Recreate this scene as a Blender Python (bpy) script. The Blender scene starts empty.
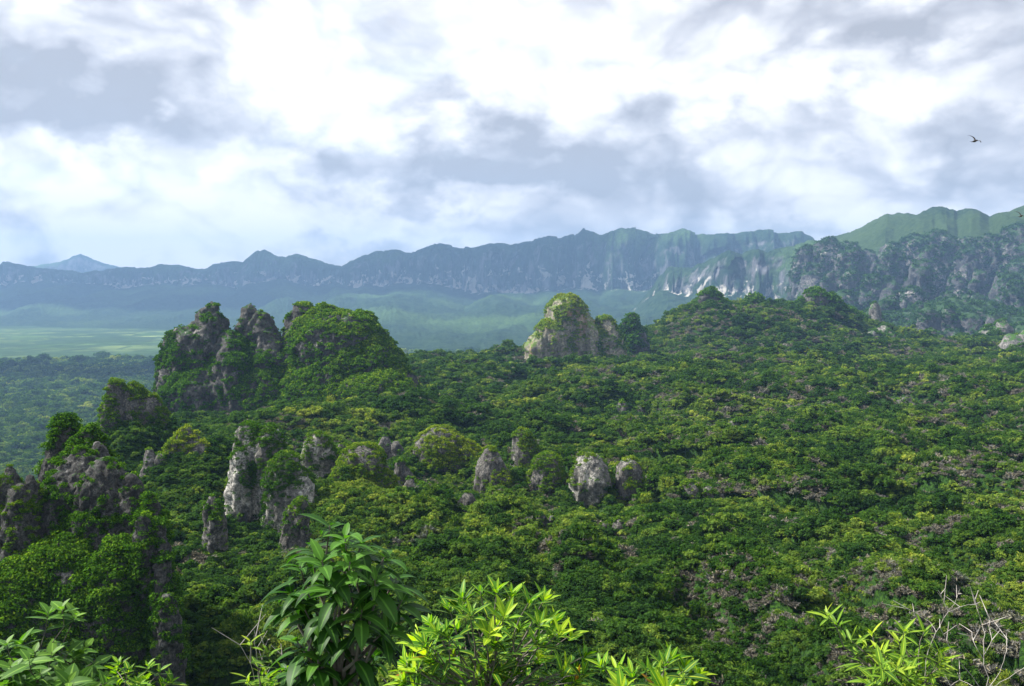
import bpy, math, random
import numpy as np
from mathutils import Vector, Matrix
R = math.radians
C = bpy.context.scene.collection
sc = bpy.context.scene
rnd = random.Random(7)
rg = np.random.default_rng(11)

# ------------------------------------------------------------------ camera
FPX = 887.0                      # focal length in pixels of a 1024 px wide frame
PITCH = math.atan((343 - 290) / FPX)
cd = bpy.data.cameras.new('camera'); cam = bpy.data.objects.new('camera', cd); C.objects.link(cam)
cd.sensor_width = 36; cd.lens = 36 * FPX / 1024
cam.rotation_euler = (R(90) - PITCH, 0, 0)
cd.clip_start = 0.1; cd.clip_end = 80000
sc.camera = cam

# ------------------------------------------------------------------ sun, exposure
SUN_AZ, SUN_EL = R(-82), R(50)   # azimuth from +Y towards +X
sd = bpy.data.lights.new('sun', 'SUN'); sun = bpy.data.objects.new('sun', sd); C.objects.link(sun)
sd.energy = 4.5; sd.angle = R(2.0); sd.color = (1.0, 0.95, 0.86)
sv = Vector((math.sin(SUN_AZ) * math.cos(SUN_EL), math.cos(SUN_AZ) * math.cos(SUN_EL), math.sin(SUN_EL)))
sun.rotation_euler = sv.to_track_quat('Z', 'Y').to_euler()
sun.location = (0, 0, 900)
sc.view_settings.view_transform = 'Standard'; sc.view_settings.look = 'None'
sc.view_settings.gamma = 1; sc.view_settings.use_curve_mapping = False
sc.view_settings.exposure = 1.32
sc.cycles.max_bounces = 4; sc.cycles.diffuse_bounces = 2; sc.cycles.transmission_bounces = 3
sc.cycles.transparent_max_bounces = 8; sc.cycles.volume_bounces = 0
sc.cycles.caustics_reflective = False; sc.cycles.caustics_refractive = False
sc.cycles.sample_clamp_indirect = 4

# ------------------------------------------------------------------ node helper
class NT:
    def __init__(s, tree): s.t = tree; tree.nodes.clear()
    def n(s, typ, **kw):
        nd = s.t.nodes.new(typ)
        for k, v in kw.items():
            if k.startswith('_'): continue
            setattr(nd, k, v)
        return nd
    def l(s, a, b): s.t.links.new(a, b)
    def put(s, sock, v):
        if hasattr(v, 'is_output') or isinstance(v, bpy.types.NodeSocket): s.l(v, sock)
        else: sock.default_value = v
    def m(s, op, a, b=None, c=None, clamp=False):
        nd = s.n('ShaderNodeMath', operation=op); nd.use_clamp = clamp
        s.put(nd.inputs[0], a)
        if b is not None: s.put(nd.inputs[1], b)
        if c is not None: s.put(nd.inputs[2], c)
        return nd.outputs[0]
    def vm(s, op, a, b=None):
        nd = s.n('ShaderNodeVectorMath', operation=op); s.put(nd.inputs[0], a)
        if b is not None: s.put(nd.inputs[1], b)
        return nd.outputs[0]
    def noise(s, vec, scale, detail=4, rough=.55, dist=0.0, lac=2.0):
        nd = s.n('ShaderNodeTexNoise')
        if vec is not None: s.l(vec, nd.inputs['Vector'])
        nd.inputs['Scale'].default_value = scale; nd.inputs['Detail'].default_value = detail
        nd.inputs['Roughness'].default_value = rough; nd.inputs['Distortion'].default_value = dist
        nd.inputs['Lacunarity'].default_value = lac
        return nd.outputs['Fac']
    def ramp(s, fac, stops, interp='LINEAR'):
        nd = s.n('ShaderNodeValToRGB'); cr = nd.color_ramp; cr.interpolation = interp
        while len(cr.elements) < len(stops): cr.elements.new(0.5)
        for e, (p, c) in zip(cr.elements, stops):
            e.position = p; e.color = (c, c, c, 1) if isinstance(c, (int, float)) else (*c, 1)
        s.put(nd.inputs[0], fac); return nd.outputs[0]
    def mix(s, f, a, b, mode='MIX'):
        nd = s.n('ShaderNodeMix', data_type='RGBA', blend_type=mode)
        s.put(nd.inputs[0], f)
        for i, v in ((6, a), (7, b)):
            if isinstance(v, tuple): v = (*v, 1) if len(v) == 3 else v
            s.put(nd.inputs[i], v)
        return nd.outputs[2]
    def map(s, v, a, b, c=0.0, d=1.0):
        nd = s.n('ShaderNodeMapRange'); s.put(nd.inputs[0], v)
        for i, q in enumerate((a, b, c, d)): nd.inputs[i + 1].default_value = q
        return nd.outputs[0]

# ------------------------------------------------------------------ world: Nishita sky behind a broken cloud deck
w = bpy.data.worlds.new('World'); sc.world = w; w.use_nodes = True
T = NT(w.node_tree)
sky = T.n('ShaderNodeTexSky', sky_type='NISHITA'); sky.sun_disc = False
sky.sun_elevation = SUN_EL; sky.sun_rotation = SUN_AZ; sky.air_density = 1.2; sky.dust_density = 1.5
tc = T.n('ShaderNodeTexCoord').outputs['Generated']
sep = T.n('ShaderNodeSeparateXYZ'); T.l(tc, sep.inputs[0])
dx, dy, dz = sep.outputs
az = T.m('ARCTAN2', dx, dy)                    # radians, 0 = straight ahead, + = right
el = T.m('ARCSINE', T.m('MINIMUM', T.m('MAXIMUM', dz, -1.0), 1.0))
zz = T.m('ADD', T.m('MAXIMUM', dz, 0.0), 0.16)
cmb = T.n('ShaderNodeCombineXYZ'); T.put(cmb.inputs[0], T.m('DIVIDE', dx, zz)); T.put(cmb.inputs[1], T.m('DIVIDE', dy, zz)); cmb.inputs[2].default_value = 3.7
P0 = cmb.outputs[0]
cae = T.n('ShaderNodeCombineXYZ'); T.put(cae.inputs[0], az); T.put(cae.inputs[1], T.m('MULTIPLY', el, 1.5)); cae.inputs[2].default_value = 1.3
P1 = cae.outputs[0]
n_big = T.noise(P0, 0.62, 7, .56, 0.5)
n_mid = T.noise(P1, 6.5, 8, .55, 0.25)
n_puf = T.noise(P1, 13.0, 7, .56, 0.1)
vo = T.n('ShaderNodeTexVoronoi', feature='SMOOTH_F1'); vo.inputs['Scale'].default_value = 10.5; vo.inputs['Smoothness'].default_value = .2; vo.inputs['Detail'].default_value = 2.5; vo.inputs['Roughness'].default_value = .55
wv = T.n('ShaderNodeTexNoise'); T.l(P1, wv.inputs['Vector']); wv.inputs['Scale'].default_value = 5.0; wv.inputs['Detail'].default_value = 5
wsc = T.n('ShaderNodeVectorMath', operation='SCALE'); T.l(wv.outputs['Color'], wsc.inputs[0]); wsc.inputs['Scale'].default_value = .20
T.l(T.vm('ADD', P1, wsc.outputs[0]), vo.inputs['Vector'])
puff = T.m('SUBTRACT', .45, vo.outputs['Distance'])
warp = T.m('MULTIPLY', T.m('SUBTRACT', n_mid, .5), .24)
warp2 = T.m('MULTIPLY', T.m('SUBTRACT', n_puf, .5), .15)
azw = T.m('ADD', az, warp); elw = T.m('ADD', el, T.m('ADD', T.m('MULTIPLY', warp, .45), warp2))
def px2ae(px, py):
    v = Vector(((px - 512) / FPX, 1, -(py - 343) / FPX)); v.rotate(Matrix.Rotation(-PITCH, 3, 'X')); v.normalize()
    return math.atan2(v.x, v.y), math.asin(v.z)
def blob(px, py, wx, wy, amp, tilt=0):
    a, e = px2ae(px, py)
    u = T.m('SUBTRACT', azw, a); v = T.m('SUBTRACT', elw, e)
    c, s_ = math.cos(tilt), math.sin(tilt)
    u2 = T.m('MULTIPLY', T.m('ADD', T.m('MULTIPLY', u, c), T.m('MULTIPLY', v, s_)), FPX / wx)
    v2 = T.m('MULTIPLY', T.m('SUBTRACT', T.m('MULTIPLY', v, c), T.m('MULTIPLY', u, s_)), FPX / wy)
    q = T.m('ADD', T.m('MULTIPLY', u2, u2), T.m('MULTIPLY', v2, v2))
    return T.m('MULTIPLY', T.m('EXPONENT', T.m('MULTIPLY', q, -1.0)), amp)
CLOUDS = [(50, 105, 95, 38, -.40, 0), (175, 12, 70, 22, -.30, 0), (330, 165, 110, 32, -.20, 0), (500, 150, 120, 34, -.42, .1), (590, 165, 60, 28, -.25, 0),
          (620, 190, 170, 26, -.38, 0), (930, 20, 110, 32, -.48, 0), (700, 130, 60, 40, -.15, 0), (1000, 150, 60, 40, -.3, 0), (450, 60, 240, 85, .26, 0),
          (290, 70, 90, 60, .25, 0), (870, 85, 110, 30, .45, -.1), (735, 90, 60, 26, .35, 0), (790, 185, 75, 38, .34, 0), (900, 195, 60, 26, .3, 0),
          (145, 118, 16, 14, .4, 0), (60, 165, 80, 16, .35, 0), (235, 160, 10, 18, .3, 0), (480, 205, 110, 14, .36, 0), (230, 235, 130, 16, .2, 0),
          (820, 232, 90, 12, -.25, 0), (660, 225, 90, 14, -.15, 0), (400, 236, 90, 10, .3, 0), (110, 205, 170, 34, .28, 0), (330, 215, 120, 18, .22, 0), (520, 40, 200, 60, .12, 0), (60, 240, 200, 26, .25, 0)]
tot = None
for b in CLOUDS:
    o = blob(*b); tot = o if tot is None else T.m('ADD', tot, o)
base = T.m('ADD', T.m('MULTIPLY', T.m('SUBTRACT', n_big, .5), .5), T.m('MULTIPLY', T.m('SUBTRACT', n_mid, .5), .95))
base = T.m('ADD', base, T.m('ADD', T.m('MULTIPLY', T.m('SUBTRACT', n_puf, .5), .45), T.m('MULTIPLY', puff, .80)))
bright = T.m('ADD', T.m('ADD', base, .90), tot)
ccol = T.ramp(bright, [(0.0, (.215, .22, .24)), (.22, (.275, .28, .305)), (.42, (.345, .347, .368)), (.58, (.42, .42, .43)), (.74, (.49, .487, .487)), (1.0, (.58, .573, .567))])
bgs = T.n('ShaderNodeBackground'); T.l(sky.outputs[0], bgs.inputs[0]); bgs.inputs[1].default_value = 0.09
bgc = T.n('ShaderNodeBackground'); T.l(ccol, bgc.inputs[0]); bgc.inputs[1].default_value = 1.0
gap = T.map(T.noise(P0, 1.1, 5, .55, .3), .30, .42, .82, 1.0)     # thin spots where the blue comes through
mxs = T.n('ShaderNodeMixShader'); T.l(gap, mxs.inputs[0]); T.l(bgs.outputs[0], mxs.inputs[1]); T.l(bgc.outputs[0], mxs.inputs[2])
wo = T.n('ShaderNodeOutputWorld'); T.l(mxs.outputs[0], wo.inputs[0])
w.cycles.sampling_method = 'MANUAL'; w.cycles.sample_map_resolution = 512

# ------------------------------------------------------------------ numpy noise
def _h(ix, iy, iz, s):
    with np.errstate(over='ignore'):
        n = (ix.astype(np.int64) * 374761393 + iy.astype(np.int64) * 668265263 + iz.astype(np.int64) * 2147483647 + s * 1274126177) & 0xffffffff
        n = ((n ^ (n >> 13)) * 1274126177) & 0xffffffff
        n = ((n ^ (n >> 15)) * 2246822519) & 0xffffffff
        n = n ^ (n >> 16)
    return (n & 0xffffff) / float(0xffffff)
def vn3(x, y, z, s=0):
    x, y, z = np.broadcast_arrays(np.asarray(x, float), np.asarray(y, float), np.asarray(z, float))
    fx, fy, fz = np.floor(x), np.floor(y), np.floor(z); ux, uy, uz = x - fx, y - fy, z - fz
    ux = ux * ux * (3 - 2 * ux); uy = uy * uy * (3 - 2 * uy); uz = uz * uz * (3 - 2 * uz)
    r = 0
    for i in (0, 1):
        for j in (0, 1):
            for k in (0, 1):
                r = r + _h(fx + i, fy + j, fz + k, s) * (ux if i else 1 - ux) * (uy if j else 1 - uy) * (uz if k else 1 - uz)
    return r * 2 - 1
def vn2(x, y, s=0):
    x = np.asarray(x, float); y = np.asarray(y, float)
    fx, fy = np.floor(x), np.floor(y); ux, uy = x - fx, y - fy
    ux = ux * ux * (3 - 2 * ux); uy = uy * uy * (3 - 2 * uy); z = np.zeros_like(fx)
    r = 0
    for i in (0, 1):
        for j in (0, 1):
            r = r + _h(fx + i, fy + j, z, s) * (ux if i else 1 - ux) * (uy if j else 1 - uy)
    return r * 2 - 1
def fbm2(x, y, o=4, s=0, g=.5):
    a, r, t = 1, 0, 0
    for i in range(o):
        r = r + a * vn2(x * 2 ** i + 17.3 * i, y * 2 ** i - 9.1 * i, s + i); t += a; a *= g
    return r / t
def fbm3(x, y, z, o=4, s=0, g=.5):
    a, r, t = 1, 0, 0
    for i in range(o):
        r = r + a * vn3(x * 2 ** i + 17.3 * i, y * 2 ** i - 9.1 * i, z * 2 ** i + 3.7 * i, s + i); t += a; a *= g
    return r / t
def domes(x, y, s=0):
    """0..1 rounded hummocks around jittered cell centres"""
    fx, fy = np.floor(x), np.floor(y); best = np.full(np.shape(x), 9.0); hh = np.zeros(np.shape(x)); z = np.zeros(np.shape(x))
    for i in (-1, 0, 1):
        for j in (-1, 0, 1):
            cx, cy = fx + i, fy + j
            px = cx + .15 + .7 * _h(cx, cy, z, s); py = cy + .15 + .7 * _h(cx, cy, z, s + 7)
            k = .55 + .75 * _h(cx, cy, z, s + 13)
            d = np.hypot(x - px, y - py) / k
            m = d < best
            best = np.where(m, d, best); hh = np.where(m, k, hh)
    return np.sqrt(np.clip(1 - best * best, 0, 1)) * hh
def sstep(a, b, x):
    t = np.clip((x - a) / (b - a), 0, 1); return t * t * (3 - 2 * t)

def P(px, py, d):
    """the place at horizontal distance d (along Y) that the photograph shows at px, py"""
    c, s_ = math.cos(PITCH), math.sin(PITCH)
    a, b = (px - 512) / FPX, -(py - 343) / FPX
    y = c + s_ * b; z = -s_ + c * b
    return Vector((a * d / y, d, z * d / y))
def Pn(px, py, d):
    c, s_ = math.cos(PITCH), math.sin(PITCH)
    a, b = (np.asarray(px, float) - 512) / FPX, -(np.asarray(py, float) - 343) / FPX
    y = c + s_ * b; z = -s_ + c * b
    return a * d / y, np.asarray(d, float) + 0 * a, z * d / y
def to_px(x, y, z):
    c, s_ = math.cos(PITCH), math.sin(PITCH)
    f = y * c - z * s_; u = y * s_ + z * c
    f = np.where(f < .01, .01, f)
    return 512 + FPX * x / f, 343 - FPX * u / f

# ------------------------------------------------------------------ object helpers
def mesh_np(name, verts, faces, mat, smooth=False, attrs=None, uniform=4):
    verts = np.asarray(verts, np.float32).reshape(-1, 3); faces = np.asarray(faces, np.int32).reshape(-1, uniform)
    me = bpy.data.meshes.new(name); nv, nf = len(verts), len(faces)
    me.vertices.add(nv); me.vertices.foreach_set('co', verts.ravel())
    me.loops.add(nf * uniform); me.loops.foreach_set('vertex_index', faces.ravel())
    me.polygons.add(nf); me.polygons.foreach_set('loop_start', np.arange(0, nf * uniform, uniform, dtype=np.int32))
    me.polygons.foreach_set('loop_total', np.full(nf, uniform, np.int32))
    if smooth: me.polygons.foreach_set('use_smooth', np.ones(nf, bool))
    if mat: me.materials.append(mat)
    for k, v in (attrs or {}).items():
        a = me.attributes.new(k, 'FLOAT', 'POINT'); a.data.foreach_set('value', np.asarray(v, np.float32).ravel())
    me.update(calc_edges=True); me.validate()
    return me
def link(name, me, parent=None):
    o = bpy.data.objects.new(name, me); C.objects.link(o)
    if parent: o.parent = parent
    return o
def tag(o, label=None, cat=None, group=None, kind=None):
    if label: o['label'] = label
    if cat: o['category'] = cat
    if group: o['group'] = group
    if kind: o['kind'] = kind
    return o
def empty(name, loc=(0, 0, 0)):
    o = bpy.data.objects.new(name, None); C.objects.link(o); o.location = loc; o.empty_display_size = .5; return o

# ------------------------------------------------------------------ materials
def mat(name):
    m = bpy.data.materials.new(name); m.use_nodes = True; return m, NT(m.node_tree)
def finish(t, shader):
    o = t.n('ShaderNodeOutputMaterial'); t.l(shader, o.inputs[0])
def leafy(name, cols, transl=.42, dry=None, gloss=.12, rough=.5, attr=None, patch=None):
    """foliage: hue differs from plant to plant, from leaf to leaf and in patches over the forest"""
    m, t = mat(name)
    oi = t.n('ShaderNodeObjectInfo')
    at = t.n('ShaderNodeAttribute', attribute_name='tint').outputs['Fac']
    pn = t.noise(oi.outputs['Location'], 0.018, 3, .6)
    if attr:
        f = t.m('ADD', t.m('MULTIPLY', t.n('ShaderNodeAttribute', attribute_name='hue').outputs['Fac'], .75), t.m('MULTIPLY', at, .25))
    else:
        f = t.m('ADD', t.m('MULTIPLY', oi.outputs['Random'], .30), t.m('MULTIPLY', at, .18))
        f = t.m('ADD', f, t.m('ADD', t.m('MULTIPLY', t.map(pn, .3, .7), .32), t.m('MULTIPLY', t.map(t.noise(oi.outputs['Location'], .09, 2, .6), .3, .7), .20)))
    if not attr: f = t.map(f, .22, .80)
    k = len(cols) - 1
    col = t.ramp(f, [(i / k, c) for i, c in enumerate(cols)])
    col = t.mix(1.0, col, t.ramp(at, [(0, (.55, .60, .7)), (.5, (1, 1, 1)), (1, (1.7, 1.5, 1.1))]), 'MULTIPLY')
    d = t.n('ShaderNodeBsdfDiffuse'); t.l(col, d.inputs[0])
    tr = t.n('ShaderNodeBsdfTranslucent'); t.l(t.mix(1.0, col, (1.15, 1.3, .45), 'MULTIPLY'), tr.inputs[0])
    mx = t.n('ShaderNodeMixShader'); mx.inputs[0].default_value = transl; t.l(d.outputs[0], mx.inputs[1]); t.l(tr.outputs[0], mx.inputs[2])
    sh = mx.outputs[0]
    if gloss:
        g = t.n('ShaderNodeBsdfGlossy'); g.inputs['Roughness'].default_value = rough; g.inputs[0].default_value = (1, 1, 1, 1)
        m2 = t.n('ShaderNodeMixShader'); fr = t.n('ShaderNodeFresnel'); fr.inputs[0].default_value = 1.35
        t.l(t.m('MULTIPLY', fr.outputs[0], gloss * 6), m2.inputs[0]); t.l(sh, m2.inputs[1]); t.l(g.outputs[0], m2.inputs[2]); sh = m2.outputs[0]
    finish(t, sh); return m
G_DEEP, G_MID, G_LIT, G_YEL = (.012, .040, .008), (.030, .088, .013), (.062, .145, .020), (.13, .20, .028)
M_bush = leafy('bush leaves', [(.016, .046, .009), (.034, .088, .013), (.076, .142, .024), (.130, .20, .034), (.23, .28, .05)], gloss=0)
M_dark = leafy('dark leaves', [(.014, .038, .012), (.026, .066, .015), (.044, .10, .019), (.07, .135, .025)], gloss=0)
M_dry = leafy('dry grey scrub', [(.072, .071, .066), (.12, .118, .108), (.19, .185, .172), (.08, .11, .06)], transl=.1, gloss=.0)
M_rockleaf = leafy('cliff plants', [(.013, .040, .009), (.030, .088, .010), (.064, .150, .015), (.13, .205, .022), (.26, .30, .035)], attr=True, gloss=0)
M_hillgreen = leafy('far hill scrub', [(.012, .034, .012), (.020, .058, .016), (.032, .080, .02), (.06, .11, .03)], attr=True, gloss=0)

m, t = mat('bark'); M_bark = m
d = t.n('ShaderNodeBsdfPrincipled'); d.inputs['Roughness'].default_value = .9
tcn = t.n('ShaderNodeTexCoord')
t.l(t.ramp(t.noise(tcn.outputs['Object'], 9, 5, .6), [(.3, (.07, .055, .045)), (.7, (.20, .18, .155))]), d.inputs[0]); finish(t, d.outputs[0])
m, t = mat('bleached twig'); M_twig = m
d = t.n('ShaderNodeBsdfPrincipled'); d.inputs['Roughness'].default_value = .85
tcn = t.n('ShaderNodeTexCoord')
t.l(t.ramp(t.noise(tcn.outputs['Object'], 25, 5, .6), [(.3, (.22, .19, .17)), (.7, (.52, .49, .46))]), d.inputs[0]); finish(t, d.outputs[0])

def rockmat(name, scale=1.0, dark=(.045, .045, .05), mid=(.19, .185, .18), pale=(.46, .44, .41), stain=None, moss=.5, pale_amt=.62, green=(.03, .07, .014), flo=.35):
    """weathered limestone; scale = metres of one big feature"""
    m, t = mat(name)
    geo = t.n('ShaderNodeNewGeometry'); pos = geo.outputs['Position']
    mp = t.n('ShaderNodeMapping'); t.l(pos, mp.inputs[0]); mp.inputs['Scale'].default_value = (1 / scale, 1 / scale, .22 / scale)
    v = mp.outputs[0]
    mp2 = t.n('ShaderNodeMapping'); t.l(pos, mp2.inputs[0]); mp2.inputs['Scale'].default_value = (1 / scale,) * 3
    v2 = mp2.outputs[0]
    streak = t.noise(v, 1.6, 7, .62, .4); blot = t.noise(v2, .55, 5, .6, .5); fine = t.noise(v2, 5, 6, .7)
    c = t.ramp(streak, [(.30, dark), (.47, mid), (.58, tuple(x * 1.25 for x in mid)), (.75, pale)])
    c = t.mix(t.map(blot, pale_amt - .04, pale_amt + .06), c, pale)
    c = t.mix(t.map(fine, .38, .60, .85, 0), c, tuple(x * .55 for x in dark))
    pits = t.noise(v2, 14, 4, .7); c = t.mix(t.map(pits, .42, .56, .7, 0), c, dark)
    if stain:
        c = t.mix(t.map(t.noise(v, .5, 4, .6, .3), .55, .66, 0, .8), c, stain)
    sp = t.n('ShaderNodeSeparateXYZ'); t.l(geo.outputs['True Normal'], sp.inputs[0])
    up = t.m('ADD', sp.outputs[2], t.m('MULTIPLY', t.m('SUBTRACT', t.noise(v2, 1.3, 5, .65), .5), 1.6))
    c = t.mix(t.map(up, moss, moss + .18), c, t.mix(fine, green, tuple(x * 1.9 for x in green)))
    d = t.n('ShaderNodeBsdfPrincipled'); d.inputs['Roughness'].default_value = .92; d.inputs['Specular IOR Level'].default_value = .15
    t.l(c, d.inputs[0])
    bp = t.n('ShaderNodeBump'); bp.inputs['Strength'].default_value = .9; bp.inputs['Distance'].default_value = scale * .35
    t.l(t.m('ADD', t.m('MULTIPLY', streak, .7), t.m('MULTIPLY', fine, .35)), bp.inputs['Height']); t.l(bp.outputs[0], d.inputs['Normal'])
    finish(t, d.outputs[0]); return m

# ground under the plants
m, t = mat('forest soil'); M_soil = m
geo = t.n('ShaderNodeNewGeometry')
n1 = t.noise(geo.outputs['Position'], .35, 6, .65); n2 = t.noise(geo.outputs['Position'], .03, 4, .6)
n0 = t.noise(geo.outputs['Position'], 2.4, 6, .7)
c = t.mix(t.map(n0, .42, .6), (.006, .018, .005), (.030, .075, .010))
c = t.mix(t.map(n1, .55, .68, 0, .6), c, (.03, .03, .025))
d = t.n('ShaderNodeBsdfPrincipled'); d.inputs['Roughness'].default_value = 1; d.inputs['Specular IOR Level'].default_value = .1; t.l(c, d.inputs[0]); finish(t, d.outputs[0])

# valley floor: plantations, pasture, woods
m, t = mat('valley floor'); M_valley = m
geo = t.n('ShaderNodeNewGeometry'); ps = geo.outputs['Position']
sp = t.n('ShaderNodeSeparateXYZ'); t.l(ps, sp.inputs[0])
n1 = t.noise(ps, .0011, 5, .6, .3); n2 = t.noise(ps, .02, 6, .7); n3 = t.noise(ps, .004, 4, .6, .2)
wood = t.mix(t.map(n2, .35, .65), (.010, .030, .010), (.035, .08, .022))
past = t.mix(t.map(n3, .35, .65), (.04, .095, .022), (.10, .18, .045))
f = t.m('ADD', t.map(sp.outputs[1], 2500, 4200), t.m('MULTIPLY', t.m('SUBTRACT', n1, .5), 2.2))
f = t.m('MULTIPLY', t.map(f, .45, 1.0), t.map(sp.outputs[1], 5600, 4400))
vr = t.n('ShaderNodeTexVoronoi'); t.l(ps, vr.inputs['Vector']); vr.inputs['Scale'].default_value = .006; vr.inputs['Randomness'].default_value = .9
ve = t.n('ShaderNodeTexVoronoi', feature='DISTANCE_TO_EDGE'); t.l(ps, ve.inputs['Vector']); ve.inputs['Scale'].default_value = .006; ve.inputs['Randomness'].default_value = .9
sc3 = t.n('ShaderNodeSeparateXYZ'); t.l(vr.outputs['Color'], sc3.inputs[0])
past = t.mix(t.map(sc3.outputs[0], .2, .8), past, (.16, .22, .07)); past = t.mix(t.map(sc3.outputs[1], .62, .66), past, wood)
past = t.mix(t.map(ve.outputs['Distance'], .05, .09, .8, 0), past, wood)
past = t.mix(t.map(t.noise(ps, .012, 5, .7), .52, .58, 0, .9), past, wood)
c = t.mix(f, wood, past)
d = t.n('ShaderNodeBsdfPrincipled'); d.inputs['Roughness'].default_value = 1; d.inputs['Specular IOR Level'].default_value = .1; t.l(c, d.inputs[0]); finish(t, d.outputs[0])

def mountmat(name, rock_dark, rock_mid, rock_pale, f1, f2, sc_=60., thr=.62, lit=None):
    m, t = mat(name)
    geo = t.n('ShaderNodeNewGeometry'); pos = geo.outputs['Position']
    mp = t.n('ShaderNodeMapping'); t.l(pos, mp.inputs[0]); mp.inputs['Scale'].default_value = (1 / sc_, 1 / sc_, .3 / sc_); v = mp.outputs[0]
    mp2 = t.n('ShaderNodeMapping'); t.l(pos, mp2.inputs[0]); mp2.inputs['Scale'].default_value = (1 / sc_,) * 3; v2 = mp2.outputs[0]
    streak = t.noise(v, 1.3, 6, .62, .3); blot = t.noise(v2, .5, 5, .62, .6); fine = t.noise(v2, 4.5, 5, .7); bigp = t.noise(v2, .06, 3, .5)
    rock = t.ramp(streak, [(.40, rock_dark), (.52, rock_mid), (.66, tuple(1.6 * x for x in rock_mid))])
    pa = t.n('ShaderNodeAttribute', attribute_name='pale').outputs['Fac']
    pblot = t.noise(v2, 1.1, 5, .65, .4)
    rock = t.mix(t.map(t.m('ADD', pblot, t.m('MULTIPLY', pa, .18)), .67, .74), rock, rock_pale)
    med = t.noise(v2, 1.7, 4, .6)
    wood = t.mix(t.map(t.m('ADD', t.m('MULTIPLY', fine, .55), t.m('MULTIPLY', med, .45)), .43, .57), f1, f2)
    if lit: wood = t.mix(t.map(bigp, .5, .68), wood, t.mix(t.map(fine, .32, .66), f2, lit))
    cl = t.n('ShaderNodeAttribute', attribute_name='cliff').outputs['Fac']
    pale_k = t.map(t.m('ADD', pblot, t.m('MULTIPLY', pa, .18)), .67, .74)
    k = t.m('ADD', t.m('ADD', cl, t.m('MULTIPLY', pale_k, t.m('MULTIPLY', pa, .8))), t.m('MULTIPLY', t.m('SUBTRACT', t.m('ADD', t.m('MULTIPLY', blot, .6), t.m('MULTIPLY', streak, .4)), .5), 1.5))
    c = t.mix(t.map(k, thr - .08, thr + .08), wood, rock)
    d = t.n('ShaderNodeBsdfPrincipled'); d.inputs['Roughness'].default_value = 1; d.inputs['Specular IOR Level'].default_value = .05; t.l(c, d.inputs[0])
    bp = t.n('ShaderNodeBump'); bp.inputs['Strength'].default_value = 1; bp.inputs['Distance'].default_value = sc_ * .2
    t.l(t.m('ADD', t.m('MULTIPLY', fine, .5), t.m('MULTIPLY', streak, .5)), bp.inputs['Height']); t.l(bp.outputs[0], d.inputs['Normal'])
    finish(t, d.outputs[0]); return m

# ------------------------------------------------------------------ the lie of the land
VZ = -222.0
EDGE = np.array([(-900, -400), (-600, 40), (-92, 118), (-135, 250), (-196, 430), (-215, 560), (-160, 700), (-98, 830), (5, 1000), (150, 1250), (430, 1900), (700, 2600), (900, 3400)], float)
# rises of the plateau: px, ytop, distance, half width px, half depth m, sharpness
RISES = [(688, 318, 1080, 34, 120, 2.0), (710, 303, 1100, 26, 110, 2.0), (745, 306, 1120, 40, 140, 2), (790, 308, 1150, 46, 150, 2), (822, 303, 1180, 30, 120, 2),
         (858, 322, 1200, 36, 150, 2), (905, 340, 1250, 50, 180, 2), (1010, 340, 1200, 60, 150, 2),
         (443, 371, 640, 44, 60, 2), (500, 376, 720, 40, 70, 2), (400, 395, 420, 60, 45, 2), (300, 408, 380, 60, 45, 2), (235, 410, 400, 60, 40, 2),
         (140, 420, 250, 34, 26, 2), (365, 455, 215, 48, 26, 2), (440, 446, 285, 46, 26, 2), (200, 445, 230, 50, 26, 2), (290, 455, 190, 34, 18, 2),
         (520, 470, 262, 50, 22, 2), (600, 505, 232, 60, 22, 2), (560, 350, 980, 60, 60, 2), (455, 498, 215, 50, 18, 2), (640, 520, 205, 46, 16, 2), (560, 560, 160, 44, 12, 2), (680, 585, 145, 44, 11, 2)]
# hollows at the feet of the rocks: px, y of the foot, distance, half width px, half depth m
CUTS = [(268, 548, 190, 44, 9), (320, 492, 215, 16, 8), (365, 492, 206, 26, 8), (440, 490, 272, 36, 12), (492, 516, 250, 18, 9), (530, 478, 294, 16, 9), (545, 508, 250, 18, 9), (590, 522, 243, 22, 9), (628, 518, 246, 12, 8),
        (128, 440, 238, 30, 9), (187, 466, 218, 22, 8), (570, 369, 870, 50, 24), (610, 369, 885, 26, 20), (638, 358, 930, 18, 20), (200, 420, 415, 55, 16), (875, 358, 1090, 30, 20), (866, 336, 1265, 22, 20), (935, 350, 1290, 14, 20), (1012, 378, 1015, 30, 20)]
CUTS += [(c0, y0, d0, w0, 10 if d0 < 300 else 18) for c0, y0, d0, w0 in [(390, 464, 325, 14), (416, 507, 244, 14), (651, 507, 256, 10), (614, 550, 198, 18), (540, 588, 151, 16), (704, 634, 134, 26), (780, 563, 182, 24), (646, 422, 508, 14), (616, 421, 492, 16), (729, 443, 398, 18), (912, 418, 545, 20), (992, 452, 418, 20), (870, 489, 296, 18), (1003, 510, 261, 20), (931, 565, 182, 26), (997, 612, 145, 20), (829, 612, 148, 18), (765, 666, 118, 22), (215, 530, 158, 12), (155, 472, 214, 12), (464, 524, 218, 14), (402, 492, 248, 12), (546, 544, 214, 16), (296, 532, 168, 16), (706, 508, 236, 28)]]
def plateau(d):
    return np.interp(d, [0, 1.6, 5, 40, 80, 110, 160, 280, 500, 850, 1200, 2000, 3400], [-1.75, -1.9, -4.6, -27, -47, -53, -58, -67, -74, -79, -82, -150, -175])
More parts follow.
